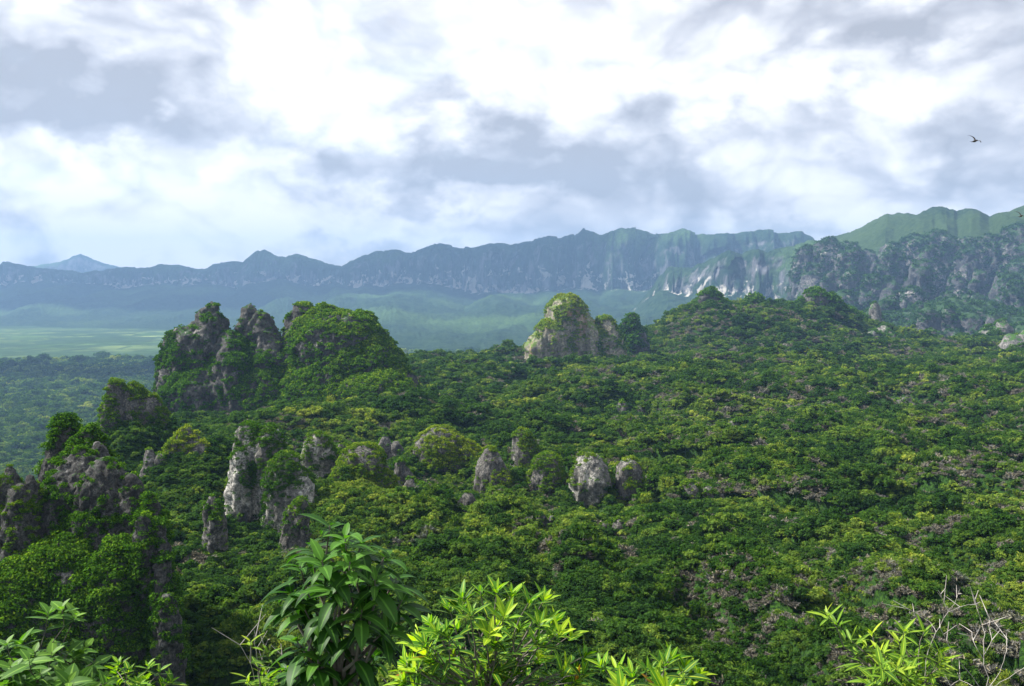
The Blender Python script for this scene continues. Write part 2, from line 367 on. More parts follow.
def H(x, y):
    x = np.asarray(x, float); y = np.asarray(y, float); d = np.hypot(x, y)
    z = plateau(d)
    n = sstep(50, 120, d)
    z = z + n * (13.0 * domes(x / 50, y / 40, 3) + 9.5 * domes(x / 22, y / 18, 5) + 2.4 * domes(x / 8, y / 7, 6) - 14 + 4.0 * fbm2(x / 60, y / 60, 3, 9))
    z = z + sstep(350, 700, d) * (13 * domes(x / 80, y / 70, 21) - 7)
    for (px, yt, dd, hw, hd, sh) in RISES:
        c = P(px, yt, dd); rx = hw * dd / FPX * 1.25
        q = ((x - c.x) / rx) ** 2 + ((y - c.y) / hd) ** 2
        top = c.z + (2.0 * domes(x / (6 + dd / 60), y / (6 + dd / 60), 31) - 1.5) * (1 + dd / 700)
        zz_ = top - (top - (z - 3)) * (1 - np.exp(-q * .9))
        z = np.where(q < 6, np.maximum(z, np.where(q < 6, zz_, z)), z)
    for (px, yb, dd, hw, hd) in CUTS:
        c = P(px, yb, dd - hd * .6); rx = hw * 1.1 * dd / FPX; q = ((x - c.x) / rx) ** 2 + ((y - c.y) / (hd * 1.9)) ** 2
        wq = np.clip(1.6 * np.exp(-q * .8) , 0, 1); z = np.where(q < 6, z + (np.minimum(z, c.z) - z) * wq, z)
    xe = np.interp(y, EDGE[:, 1], EDGE[:, 0])
    wdt = np.interp(d, [0, 150, 400, 1200, 3000], [60, 70, 110, 240, 500])
    wob = 14 * fbm2(x / 70, y / 70, 3, 44)
    s_ = sstep(-1, 0.12, (x - xe + wob) / wdt)
    val = VZ + 5 * fbm2(x / 300, y / 300, 3, 77) + 3 * domes(x / 60, y / 60, 61) * sstep(4200, 2600, d)
    # back side of the viewpoint hill
    return np.where(True, val * (1 - s_) + z * s_, 0)

az_f = np.radians(np.arange(-37, 37.01, .085)); az_c = np.radians(np.arange(40, 320.1, 4))
AZ = np.concatenate([az_f, az_c]); nA = len(AZ)
rr = [0.0, .8]
while rr[-1] < 22000: rr.append(rr[-1] * (1.0085 if rr[-1] > 45 else 1.05))
RR = np.array(rr); nR = len(RR)
ga, gr = np.meshgrid(AZ, RR); gx = gr * np.sin(ga); gy = gr * np.cos(ga); gz = H(gx, gy)
idx = np.arange(nR * nA).reshape(nR, nA); nxt = np.roll(idx, -1, axis=1)
fc = np.stack([idx[:-1], nxt[:-1], nxt[1:], idx[1:]], -1).reshape(-1, 4)
cen = RR[np.arange(nR - 1)].repeat(nA)
fz = np.mean(gz.ravel()[fc], 1)
me = mesh_np('ground', np.stack([gx, gy, gz], -1), fc, M_soil, True)
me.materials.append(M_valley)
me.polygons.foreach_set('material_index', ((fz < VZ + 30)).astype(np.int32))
ground = tag(link('ground', me), kind='structure')

# ------------------------------------------------------------------ mountain ranges swept along their crest
def mrange(name, pts, foot, material, step=1.0, backd=1500, butt=110, bw=130, top_round=.25, seed=0, foot_z=VZ - 12, slope_pow=1.25, rough=14, rows=(46, 34, 18), cw=160, cliffy=1.0, crest=.16):
    """pts: px, y of crest, y of cliff foot, distance"""
    A = np.array(pts, float); px = np.arange(A[0, 0], A[-1, 0] + .1, step)
    yr = np.interp(px, A[:, 0], A[:, 1]); yc = np.interp(px, A[:, 0], A[:, 2]); D = np.interp(px, A[:, 0], A[:, 3])
    k = D / FPX
    xr, _, zr = Pn(px, yr, D); xc, _, zc = Pn(px, yc, D - cw)
    zr = zr + 6 * fbm2(px / 9., px * 0 + seed, 3, seed)
    slope = np.array(px) / FPX - 512 / FPX
    if not np.isscalar(foot): foot = np.interp(px, [q[0] for q in foot], [q[1] for q in foot])
    n1, n2, n3 = rows
    bb = domes(slope * D / bw, slope * 0 + 4.4, 300 + seed); zr = zr - (1 - bb) * butt * crest; zc = zc + butt * .25 * fbm2(slope * D / (bw * 1.7), slope * 0, 3, 400 + seed)
    S = []                                                   # rows: depth offset, z, cliff weight, pale weight
    for i in range(n1):
        t_ = i / n1; S.append((-foot * (1 - t_) - cw * t_, foot_z + (zc - foot_z) * t_ ** slope_pow, sstep(.93, 1.0, t_) * .5, sstep(.9, 1, t_)))
    for i in range(n2):
        t_ = i / n2; S.append((-cw + cw * t_ ** 1.6, zc + (zr - zc) * math.sin(t_ * math.pi / 2) ** .9, (1 - .55 * sstep(.45, .95, t_)) * cliffy, max(0, 1 - t_ * 2.2)))
    for i in range(n3 + 1):
        t_ = i / n3; S.append((backd * t_ ** 1.5, zr - (zr - foot_z) * t_ ** 1.6, .2, 0))
    off = np.stack([px * 0 + s_[0] for s_ in S]); z = np.stack([px * 0 + s_[1] for s_ in S])
    cl = np.stack([px * 0 + s_[2] for s_ in S]); pl = np.stack([px * 0 + s_[3] for s_ in S])
    Dm = D[None, :] + off
    x = slope[None, :] * Dm; y = Dm
    X0 = slope * D
    b = .8 * domes(np.repeat((X0 / bw)[None, :], len(S), 0), z / (bw * 1.6) + 40, 100 + seed) + .5 * bb[None, :] - .8 + .5 * fbm2(X0[None, :] / (bw * .33), z / (bw * 1.2), 3, seed + 5)
    wgt = np.clip(cl * 1.2, .12, 1)
    y = y - b * butt * wgt
    y = y + rough * 2.2 * fbm2(x / 160, z / 160, 3, seed + 31) * (1 - cl)
    z = z + rough * fbm2(x / 260, y / 260, 5, seed + 41, .6) * np.clip(1.2 - cl, .25, 1) * np.clip((z - foot_z) / 60, 0, 1)
    z = z + 8 * fbm2(x / 34, y / 34, 2, seed + 77) * np.clip((z - foot_z) / 60, 0, 1)
    # gullies running down the forested slopes
    gul = np.abs(fbm2(x / 420 + .3 * fbm2(y / 500, x / 500, 2, 3), y / 2600, 3, seed + 51))
    z = z + (gul * 2 - .5) * rough * 4.2 * (1 - cl) * np.clip((z - foot_z) / 120, 0, 1) * np.clip((zr[None, :] - z) / 120, .15, 1)
    nr, nc = z.shape; ii = np.arange(nr * nc).reshape(nr, nc)
    f = np.stack([ii[:-1, :-1], ii[:-1, 1:], ii[1:, 1:], ii[1:, :-1]], -1).reshape(-1, 4)
    me = mesh_np(name, np.stack([x, y, z], -1), f, material, True, {'cliff': cl, 'pale': pl})
    return tag(link(name, me), kind='structure')

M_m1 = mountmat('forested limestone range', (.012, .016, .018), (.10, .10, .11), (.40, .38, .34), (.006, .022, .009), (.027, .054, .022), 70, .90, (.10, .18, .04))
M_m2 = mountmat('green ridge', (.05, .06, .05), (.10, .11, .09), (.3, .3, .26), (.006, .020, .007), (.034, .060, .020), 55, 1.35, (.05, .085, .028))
# remote mountain on the left
mrange('mountains', [(-60, 272, 280, 11800), (20, 268, 280, 11800), (40, 266, 280, 11800), (60, 262, 280, 11800), (72, 258, 280, 11800), (83, 254, 280, 11800), (95, 260, 280, 11800), (110, 264, 280, 11800), (128, 268, 280, 11800), (150, 271, 280, 11800), (230, 275, 282, 11800)],
       4000, M_m1, 1.2, seed=3, rows=(16, 14, 6), butt=60, bw=600)
# the long wall
mrange('mountains', [(-150, 262, 284, 8600), (-40, 264, 284, 8600), (0, 264, 282, 8500), (8, 261, 282, 8500), (20, 264, 281, 8400), (35, 267, 282, 8400), (60, 270, 282, 8300), (85, 271, 284, 8200), (110, 268, 285, 8100), (150, 267, 286, 8000),
         (165, 264, 285, 8000), (190, 266, 285, 7900), (205, 268, 285, 7900), (215, 264, 285, 7900), (245, 261, 284, 7800), (258, 252, 283, 7700), (267, 249, 282, 7700), (280, 256, 282, 7700), (300, 256, 282, 7600), (325, 264, 284, 7500),
         (343, 267, 283, 7400), (350, 261, 283, 7300), (358, 258, 283, 7300), (365, 254, 282, 7200), (378, 249, 281, 7200), (395, 249, 282, 7100), (412, 253, 282, 7100), (425, 247, 283, 7000), (440, 243, 285, 6900), (455, 245, 287, 6900),
         (475, 247, 288, 6800), (490, 242, 289, 6700), (510, 244, 291, 6700), (530, 240, 290, 6600), (548, 236, 288, 6500), (560, 237, 288, 6500), (570, 233, 288, 6500), (576, 234, 288, 6400), (583, 228, 288, 6400), (592, 232, 288, 6400), (600, 236, 290, 6400), (612, 230, 290, 6300), (632, 227, 290, 6300), (650, 232, 290, 6300),
         (664, 235, 290, 6200), (682, 229, 288, 6200), (696, 234, 288, 6200), (712, 233, 285, 6100), (740, 231, 280, 6100), (765, 228, 278, 6000), (785, 232, 278, 6000), (800, 231, 276, 6000), (812, 240, 276, 6000), (840, 247, 276, 6000), (900, 258, 280, 6000), (1000, 262, 285, 6000), (1180, 270, 285, 6000)],
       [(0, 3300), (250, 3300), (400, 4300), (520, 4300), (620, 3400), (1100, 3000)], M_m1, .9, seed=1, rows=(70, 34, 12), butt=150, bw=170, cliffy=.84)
# nearer cliffs joining the wall from the right
mrange('mountains', [(628, 312, 313, 5000), (645, 297, 299, 4900), (658, 280, 292, 4800), (668, 268, 290, 4700), (685, 266, 293, 4600), (700, 262, 291, 4500), (715, 253, 292, 4400), (728, 249, 292, 4300), (742, 252, 293, 4300), (755, 247, 296, 4200),
         (770, 249, 298, 4200), (790, 246, 302, 4100), (805, 241, 300, 4100), (830, 243, 300, 4000), (860, 246, 300, 4000), (920, 250, 300, 4000), (1150, 250, 300, 4000)],
       1700, M_m1, .9, seed=8, rows=(60, 40, 12), butt=85, bw=95, rough=22, cliffy=.86)
# smooth green ridge on the right, behind the rock domes
mrange('mountains', [(822, 246, 285, 4150), (832, 239, 285, 4100), (850, 232, 284, 4000), (868, 224, 283, 3900), (885, 215, 282, 3800), (897, 213, 280, 3800), (915, 215, 280, 3700), (932, 210, 278, 3700), (945, 211, 277, 3600), (956, 216, 276, 3600),
         (968, 209, 275, 3500), (978, 210, 274, 3500), (988, 216, 272, 3500), (1000, 211, 270, 3400), (1015, 206, 268, 3400), (1040, 200, 266, 3400), (1080, 194, 262, 3300), (1200, 185, 262, 3300)],
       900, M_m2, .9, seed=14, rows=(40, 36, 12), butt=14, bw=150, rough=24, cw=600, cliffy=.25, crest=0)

# ------------------------------------------------------------------ rocks from lobes
def lobe_geo(c, rx, ry, ztop, zbase, p, q, n=20, rings=12, lean=(0, 0)):
    v, f = [], []
    for i in range(rings + 1):
        t_ = i / rings; s_ = math.sin(t_ * math.pi / 2); r = max(0.0, 1 - s_ ** p) ** (1 / q)
        if i == rings: r = .02
        z = zbase + (ztop - zbase) * s_
        for j in range(n):
            a = 2 * math.pi * j / n
            v.append((c[0] + lean[0] * s_ + rx * r * math.cos(a), c[1] + lean[1] * s_ + ry * r * math.sin(a), z))
    for i in range(rings):
        for j in range(n):
            f.append((i * n + j, i * n + (j + 1) % n, (i + 1) * n + (j + 1) % n, (i + 1) * n + j))
    f.append(tuple(range(n - 1, -1, -1))); f.append(tuple(range(rings * n, rings * n + n)))
    return v, f
def remesh(geos, voxel):
    V, F = [], []
    for v, f in geos:
        b = len(V); V += v; F += [tuple(b + i for i in q) for q in f]
    me = bpy.data.meshes.new('tmp'); me.from_pydata(V, [], F); o = bpy.data.objects.new('tmp', me); C.objects.link(o)
    md = o.modifiers.new('r', 'REMESH'); md.mode = 'VOXEL'; md.voxel_size = voxel
    sm = o.modifiers.new('s', 'SMOOTH'); sm.iterations = 5; sm.factor = .6
    dg = bpy.context.evaluated_depsgraph_get(); ev = o.evaluated_get(dg); m2 = ev.to_mesh()
    nv = len(m2.vertices); co = np.empty(nv * 3, np.float32); m2.vertices.foreach_get('co', co); co = co.reshape(-1, 3).astype(float)
    nf = len(m2.polygons); vi = np.empty(nf * 4, np.int32); m2.loops.foreach_get('vertex_index', vi)
    no = np.empty(nv * 3, np.float32); m2.vertices.foreach_get('normal', no); no = no.reshape(-1, 3).astype(float)
    ev.to_mesh_clear(); bpy.data.objects.remove(o); bpy.data.meshes.remove(me)
    return co, no, vi.reshape(-1, 4)

# leaf clump templates: K leaf quads each within the unit ball
def clump(K, leaf, seed, flat=.8, dens=1.0):
    g = np.random.default_rng(seed)
    u = g.normal(size=(K, 3)); u /= np.linalg.norm(u, axis=1)[:, None]; u[:, 2] = np.abs(u[:, 2]) * 1.0 - .25
    c = u * (g.uniform(.35, 1, (K, 1)) ** .6) * np.array([1, 1, flat])
    nrm = u * .7 + g.normal(size=(K, 3)) * .55 + np.array([0, 0, .5]); nrm /= np.linalg.norm(nrm, axis=1)[:, None]
    a = np.cross(nrm, g.normal(size=(K, 3))); a /= np.linalg.norm(a, axis=1)[:, None]; b = np.cross(nrm, a)
    s_ = leaf * g.uniform(.6, 1.35, (K, 1))
    q = np.stack([c - a * s_, c - b * s_ * .55, c + a * s_, c + b * s_ * .55], 1)      # K,4,3
    return q, g.uniform(0, 1, K)
CL = [clump(26, .36, 50 + i) for i in range(6)]
CLF = [clump(70, .20, 80 + i) for i in range(6)]
def scatter_clumps(pos, size, hue, templ, upn=None):
    n = len(pos); out, tn, hu = [], [], []
    var = rg.integers(0, len(templ), n); ang = rg.uniform(0, 2 * np.pi, n)
    for k, (q, tt) in enumerate(templ):
        s_ = np.where(var == k)[0]
        if not len(s_): continue
        ca, sa = np.cos(ang[s_]), np.sin(ang[s_])
        x = q[None, ..., 0] * ca[:, None, None] - q[None, ..., 1] * sa[:, None, None]
        y = q[None, ..., 0] * sa[:, None, None] + q[None, ..., 1] * ca[:, None, None]
        z = np.broadcast_to(q[None, ..., 2], x.shape)
        v = np.stack([x, y, z], -1) * size[s_][:, None, None, None] + pos[s_][:, None, None, :]
        out.append(v.reshape(-1, 3)); K = len(tt)
        tn.append(np.broadcast_to(tt[None, :, None], (len(s_), K, 4)).reshape(-1))
        hu.append(np.broadcast_to(hue[s_][:, None, None], (len(s_), K, 4)).reshape(-1))
    v = np.concatenate(out); f = np.arange(len(v)).reshape(-1, 4)
    return v, f, np.concatenate(tn), np.concatenate(hu)

def build_rock(name, label, cat, lobes, px_m, material, leaf_cov=.6, leaf_px=5.0, amp=1.0, flute=1.0, hue=(.15, .85), leafmat=None, group=None, fine=True, kind=None, vox_px=1.5, bias=0.0, base_px=None, rough_=1.0, topbare=0.0):
    """lobes: px, ytop, half width px, distance, [ybase], [p, q shape], [depth ratio]; px_m = metres per pixel there"""
    geos = []
    for L in lobes:
        px, yt, hw, d = L[:4]; yb = L[4] if len(L) > 4 and L[4] else None; p, q = (L[5] if len(L) > 5 else (2.6, 1.9)); dr = L[6] if len(L) > 6 else 1.0
        c = P(px, yt, d); zb = P(px, yb, d).z if yb else float(H(c.x, c.y)) - 8 * px_m
        rx = hw * d / FPX
        geos.append(lobe_geo((c.x, c.y), rx, rx * dr, c.z, zb, p, q))
    co, no, f = remesh(geos, vox_px * px_m)
    x, y, z = co.T; s_ = 1 / (22 * px_m)
    fl = fbm3(x * s_ * 1.5, y * s_ * 1.5, z * s_ * .35, 4, 5, .55)
    bl = fbm3(x * s_ * .9, y * s_ * .9, z * s_ * .9, 5, 15, .6)
    gr = np.abs(fbm3(x * s_ * 2.6, y * s_ * 2.6, z * s_ * .8, 3, 25))
    led = np.sin(z * s_ * 11 + 3 * fbm3(x * s_, y * s_, z * s_, 2, 35))
    side = 1 - np.clip(no[:, 2], 0, 1) * .6
    disp = px_m * amp * (8.5 * bl + 5.5 * flute * fl * side - 7 * gr * side + .35 * led * side + 2)
    s3 = 1 / (4.5 * px_m); disp = disp + px_m * 1.9 * rough_ * fbm3(x * s3, y * s3, z * s3 * .7, 2, 45)
    s4 = 1 / (9.0 * px_m); rid = 1 - np.abs(fbm3(x * s4, y * s4, z * s4 * .3, 2, 85)) * 2.4; disp = disp + px_m * 2.6 * rough_ * rid * side
    co = co + no * disp[:, None]
    root = tag(empty(name), label, cat, group, kind)
    base = np.array([co[:, 0].mean(), co[:, 1].mean(), 0.0]); base[2] = co[:, 2].min(); root.location = base
    link('rock', mesh_np(name + ' rock', co - base, f, material, False), root)
    # plants on ledges and slopes
    fcent = co[f].mean(1); e1 = co[f[:, 2]] - co[f[:, 0]]; e2 = co[f[:, 3]] - co[f[:, 1]]
    nn = np.cross(e1, e2); ar = np.linalg.norm(nn, axis=1) / 2; nn = nn / (2 * ar[:, None] + 1e-9)
    mz = fbm3(fcent[:, 0] * s_ * 1.1, fcent[:, 1] * s_ * 1.1, fcent[:, 2] * s_ * .8, 4, 61, .6)
    zt = co[:, 2].max(); hfrac = (fcent[:, 2] - base[2]) / (zt - base[2])
    score = nn[:, 2] * .95 + mz * 1.8 + bias - topbare * sstep(.62, .85, hfrac)
    thr = np.quantile(score, 1 - leaf_cov)
    wgt = np.where(score > thr, 1.0, .04) * ar
    vd = -fcent / np.linalg.norm(fcent, axis=1)[:, None]; away = (nn * vd).sum(1) < -.35; wgt = np.where(away, wgt * .15, wgt)
    N = int(min(24000, 2.6 * (ar * (score > thr)).sum() * .62 / ((leaf_px * px_m) ** 2) ))
    pick = rg.choice(len(f), N, p=wgt / wgt.sum())
    size = leaf_px * px_m * (.45 + 1.25 * rg.uniform(0, 1, N) ** 2.2)
    pos = fcent[pick] + nn[pick] * (size * .25)[:, None] - base
    hn = .5 + .5 * fbm3(fcent[pick][:, 0] * s_ * .8, fcent[pick][:, 1] * s_ * .8, fcent[pick][:, 2] * s_ * .8, 3, 71)
    hv = np.clip(hue[0] + (hue[1] - hue[0]) * (hn * .7 + rg.uniform(0, .45, N) + .25 * (nn[pick][:, 2] - .5)), 0, 1)
    v, ff, tn, hu = scatter_clumps(pos, size, hv, CLF if fine else CL)
    link('foliage', mesh_np(name + ' foliage', v, ff, leafmat or M_rockleaf, False, {'tint': tn, 'hue': hu}), root)
    return root

MR_near = rockmat('weathered limestone', 2.4, dark=(.03, .03, .034), mid=(.17, .163, .145), pale_amt=.61, moss=.85, green=(.018, .045, .012))
MR_peak = rockmat('peak limestone', 7.0, dark=(.04, .042, .044), mid=(.105, .102, .095), pale=(.38, .365, .34), pale_amt=.63, moss=.75, green=(.018, .045, .012))
MR_tower = rockmat('tower limestone', 13.0, dark=(.13, .12, .10), mid=(.36, .33, .25), pale=(.56, .52, .42), stain=(.44, .19, .07), moss=.35, green=(.08, .12, .03), pale_amt=.62)
MR_cliff = rockmat('pale cliff limestone', 4.0, dark=(.06, .06, .06), mid=(.24, .23, .205), pale=(.68, .66, .60), pale_amt=.53, moss=.8, green=(.018, .045, .012))
MR_far = rockmat('massif limestone', 60.0, dark=(.045, .05, .055), mid=(.12, .118, .12), pale=(.42, .39, .37), moss=.35, pale_amt=.57, green=(.02, .045, .016))

m4 = 450 / FPX
build_rock('karst_peak', 'tall dark rocky peak with bare grey ledges, leftmost and highest of the near peaks', 'rock peak',
    [(212, 303, 21, 452, None, (2.6, 2)), (204, 310, 30, 451, None, (2.8, 2)), (196, 326, 37, 450, None, (3.2, 2.2)), (193, 345, 36, 448, None, (3.4, 2.4)), (205, 362, 48, 445, None, (3, 2)), (230, 332, 24, 446, None, (3, 2)), (232, 358, 34, 440)], m4, MR_peak, .36, 1.9, amp=1.05, flute=1.6, topbare=1.0, hue=(0, .5), fine=False)
build_rock('karst_peak', 'narrow notched rock spire rising between the highest near peak and the bushy green dome', 'rock peak',
    [(251, 304, 16, 456, None, (2.8, 2.1)), (260, 312, 21, 454, None, (2.8, 2)), (264, 330, 24, 452, None, (3, 2.2)), (268, 348, 28, 448), (258, 370, 36, 440)], m4, MR_peak, .33, 1.8, amp=.85, flute=1.6, topbare=.9, hue=(0, .55), fine=False)
build_rock('karst_peak', 'broad green domed peak overgrown with bushes, right of the notched rock spire', 'rock peak',
    [(303, 308, 22, 462, None, (3, 2.2)), (330, 308, 34, 464, None, (3.2, 2.3)), (356, 313, 32, 464, None, (3, 2.2)), (336, 312, 58, 462, None, (3.6, 2.4)), (350, 330, 60, 458, None, (2.6, 2)), (368, 345, 52, 456, None, (2, 1.5)), (325, 360, 50, 444), (372, 372, 46, 438)], m4, MR_peak, .58, 2.2, amp=1.0, topbare=.35, hue=(.05, .75), bias=.1, fine=False)
m9 = 900 / FPX
build_rock('limestone_tower', 'broad tan limestone tower with rust stained face and grassy crown standing alone on the plateau', 'rock tower',
    [(568, 298, 21, 902, None, (5, 3)), (578, 308, 17, 900, None, (4, 2.6)), (556, 318, 21, 896, None, (4, 2.6)), (541, 332, 14, 892, None, (3.2, 2.3)), (590, 322, 10, 890, None, (3, 2))], m9, MR_tower, .24, 1.6, topbare=-.3, amp=.5, flute=1.6, bias=.0, hue=(.5, 1.0), fine=False)
build_rock('limestone_tower', 'shorter pale pinkish rock tower with scrubby flank, against the right side of the tan tower', 'rock tower',
    [(604, 317, 11, 905, None, (4, 2.4)), (612, 328, 14, 903, None, (2.4, 1.8)), (600, 330, 13, 898)], m9, MR_tower, .38, 2.0, amp=.38, hue=(.3, .9), fine=False)
build_rock('limestone_tower', 'slim dark bush covered rock tower, rightmost of the towers beside the tan one', 'rock tower',
    [(631, 314, 9, 960, None, (3.0, 2.2)), (635, 326, 13, 958, None, (3, 2))], m9, MR_peak, .70, 2.2, amp=.35, hue=(0, .45), fine=False)
m11 = 1100 / FPX
KN = [('dark rounded rock knob crowning the left end of the long wooded hill', [(710, 291, 14, 1090, 322, (2.4, 1.8)), (700, 302, 14, 1092, 326), (722, 303, 14, 1092, 324)]),
      ('small dark rock knob in the saddle of the long wooded hill', [(753, 296, 9, 1110, 318), (761, 303, 9, 1112, 320)]),
      ('flat topped rock knob beside the middle of the long wooded hill', [(816, 289, 13, 1165, 318), (830, 296, 12, 1168, 320), (803, 300, 10, 1163, 320)]),
      ('low rock hump on the falling right end of the long wooded hill', [(846, 307, 12, 1185, 330), (858, 315, 10, 1188, 335)])]
for lb, lo in KN:
    build_rock('rocky_hilltop', lb, 'rock knob', lo, m11, MR_peak, .55, 2.2, amp=.4, hue=(0, .5), fine=False, group='rock knobs along the wooded hill')
RT = [('pale standing rock finger on the lower right slope below the massif, taller of the two', [(875, 303, 6, 1300, 332, (3.5, 2.4))]),
      ('stubby grey rock finger just left of the taller pale finger', [(857, 311, 6, 1290, 333, (3.5, 2.4)), (851, 318, 4, 1290, 333)]),
      ('wide broken grey rock outcrop below the two rock fingers', [(873, 331, 10, 1120, 355, (3, 2)), (887, 334, 9, 1120, 355, (3, 2)), (882, 326, 7, 1125, 350)]),
      ('small pale rock stub to the right of the broken outcrop', [(931, 328, 6, 1320, 345, (3, 2)), (937, 333, 7, 1318, 346)]),
      ('pale rock face cut by the right border of the view', [(1012, 335, 13, 1050, 374, (3, 2)), (1026, 330, 16, 1055, 376), (1040, 340, 18, 1050, 376)]),
      ('grey rock ledge standing left of the pale face at the right border', [(990, 325, 11, 1300, 350, (2.6, 2)), (1003, 320, 10, 1310, 350)])]
MR_crag = rockmat('dark crag limestone', 2.4, dark=(.02, .02, .022), mid=(.10, .10, .095), pale=(.36, .35, .34), pale_amt=.66, moss=.9, green=(.018, .045, .012))
MR_out = rockmat('outcrop limestone', 15.0, dark=(.09, .09, .088), mid=(.24, .23, .215), pale=(.44, .42, .39), moss=.6, pale_amt=.56)
for lb, lo in RT:
    build_rock('rock_outcrop', lb, 'rock outcrop', lo, 1150 / FPX, MR_out, .12, 1.8, amp=.42, hue=(0, .5), group='pale outcrops on the right slope')

# dark rock massif of many domes on the right
rl = random.Random(5); ML = []
SIL = [(806, 247, 16), (828, 239, 22), (850, 242, 18), (868, 250, 14), (893, 243, 20), (915, 236, 24), (938, 232, 26), (965, 238, 26), (990, 234, 28), (1020, 226, 34), (1060, 222, 44), (1110, 216, 50)]
for (px, y_, hw) in SIL: ML.append((px, y_, hw, 3000 - (px - 800) * .8, 330, (3.2, 2.3), .9))
for row, (yy, dd) in enumerate([(256, 2750), (272, 2500), (288, 2250), (304, 2000), (320, 1780), (335, 1600)]):
    px = 815 + row * 14
    while px < 1120:
        hw = rl.uniform(11, 24); ML.append((px, yy + rl.uniform(-9, 9) - (px - 900) * .03, hw, dd + rl.uniform(-60, 60), 400, (rl.uniform(2.4, 4), 2.2), .9)); px += hw * rl.uniform(1.0, 2.2)
ML.append((960, 300, 260, 2000, 400, (1.5, 1.2), .5))
massif = build_rock('rock_massif', 'dark massif of crowded rounded rock domes filling the right side below the green ridge', 'mountain', ML, 2500 / FPX, MR_far, .45, 2.2, amp=.5, hue=(0, .8), leafmat=M_hillgreen, fine=False, vox_px=1.5)

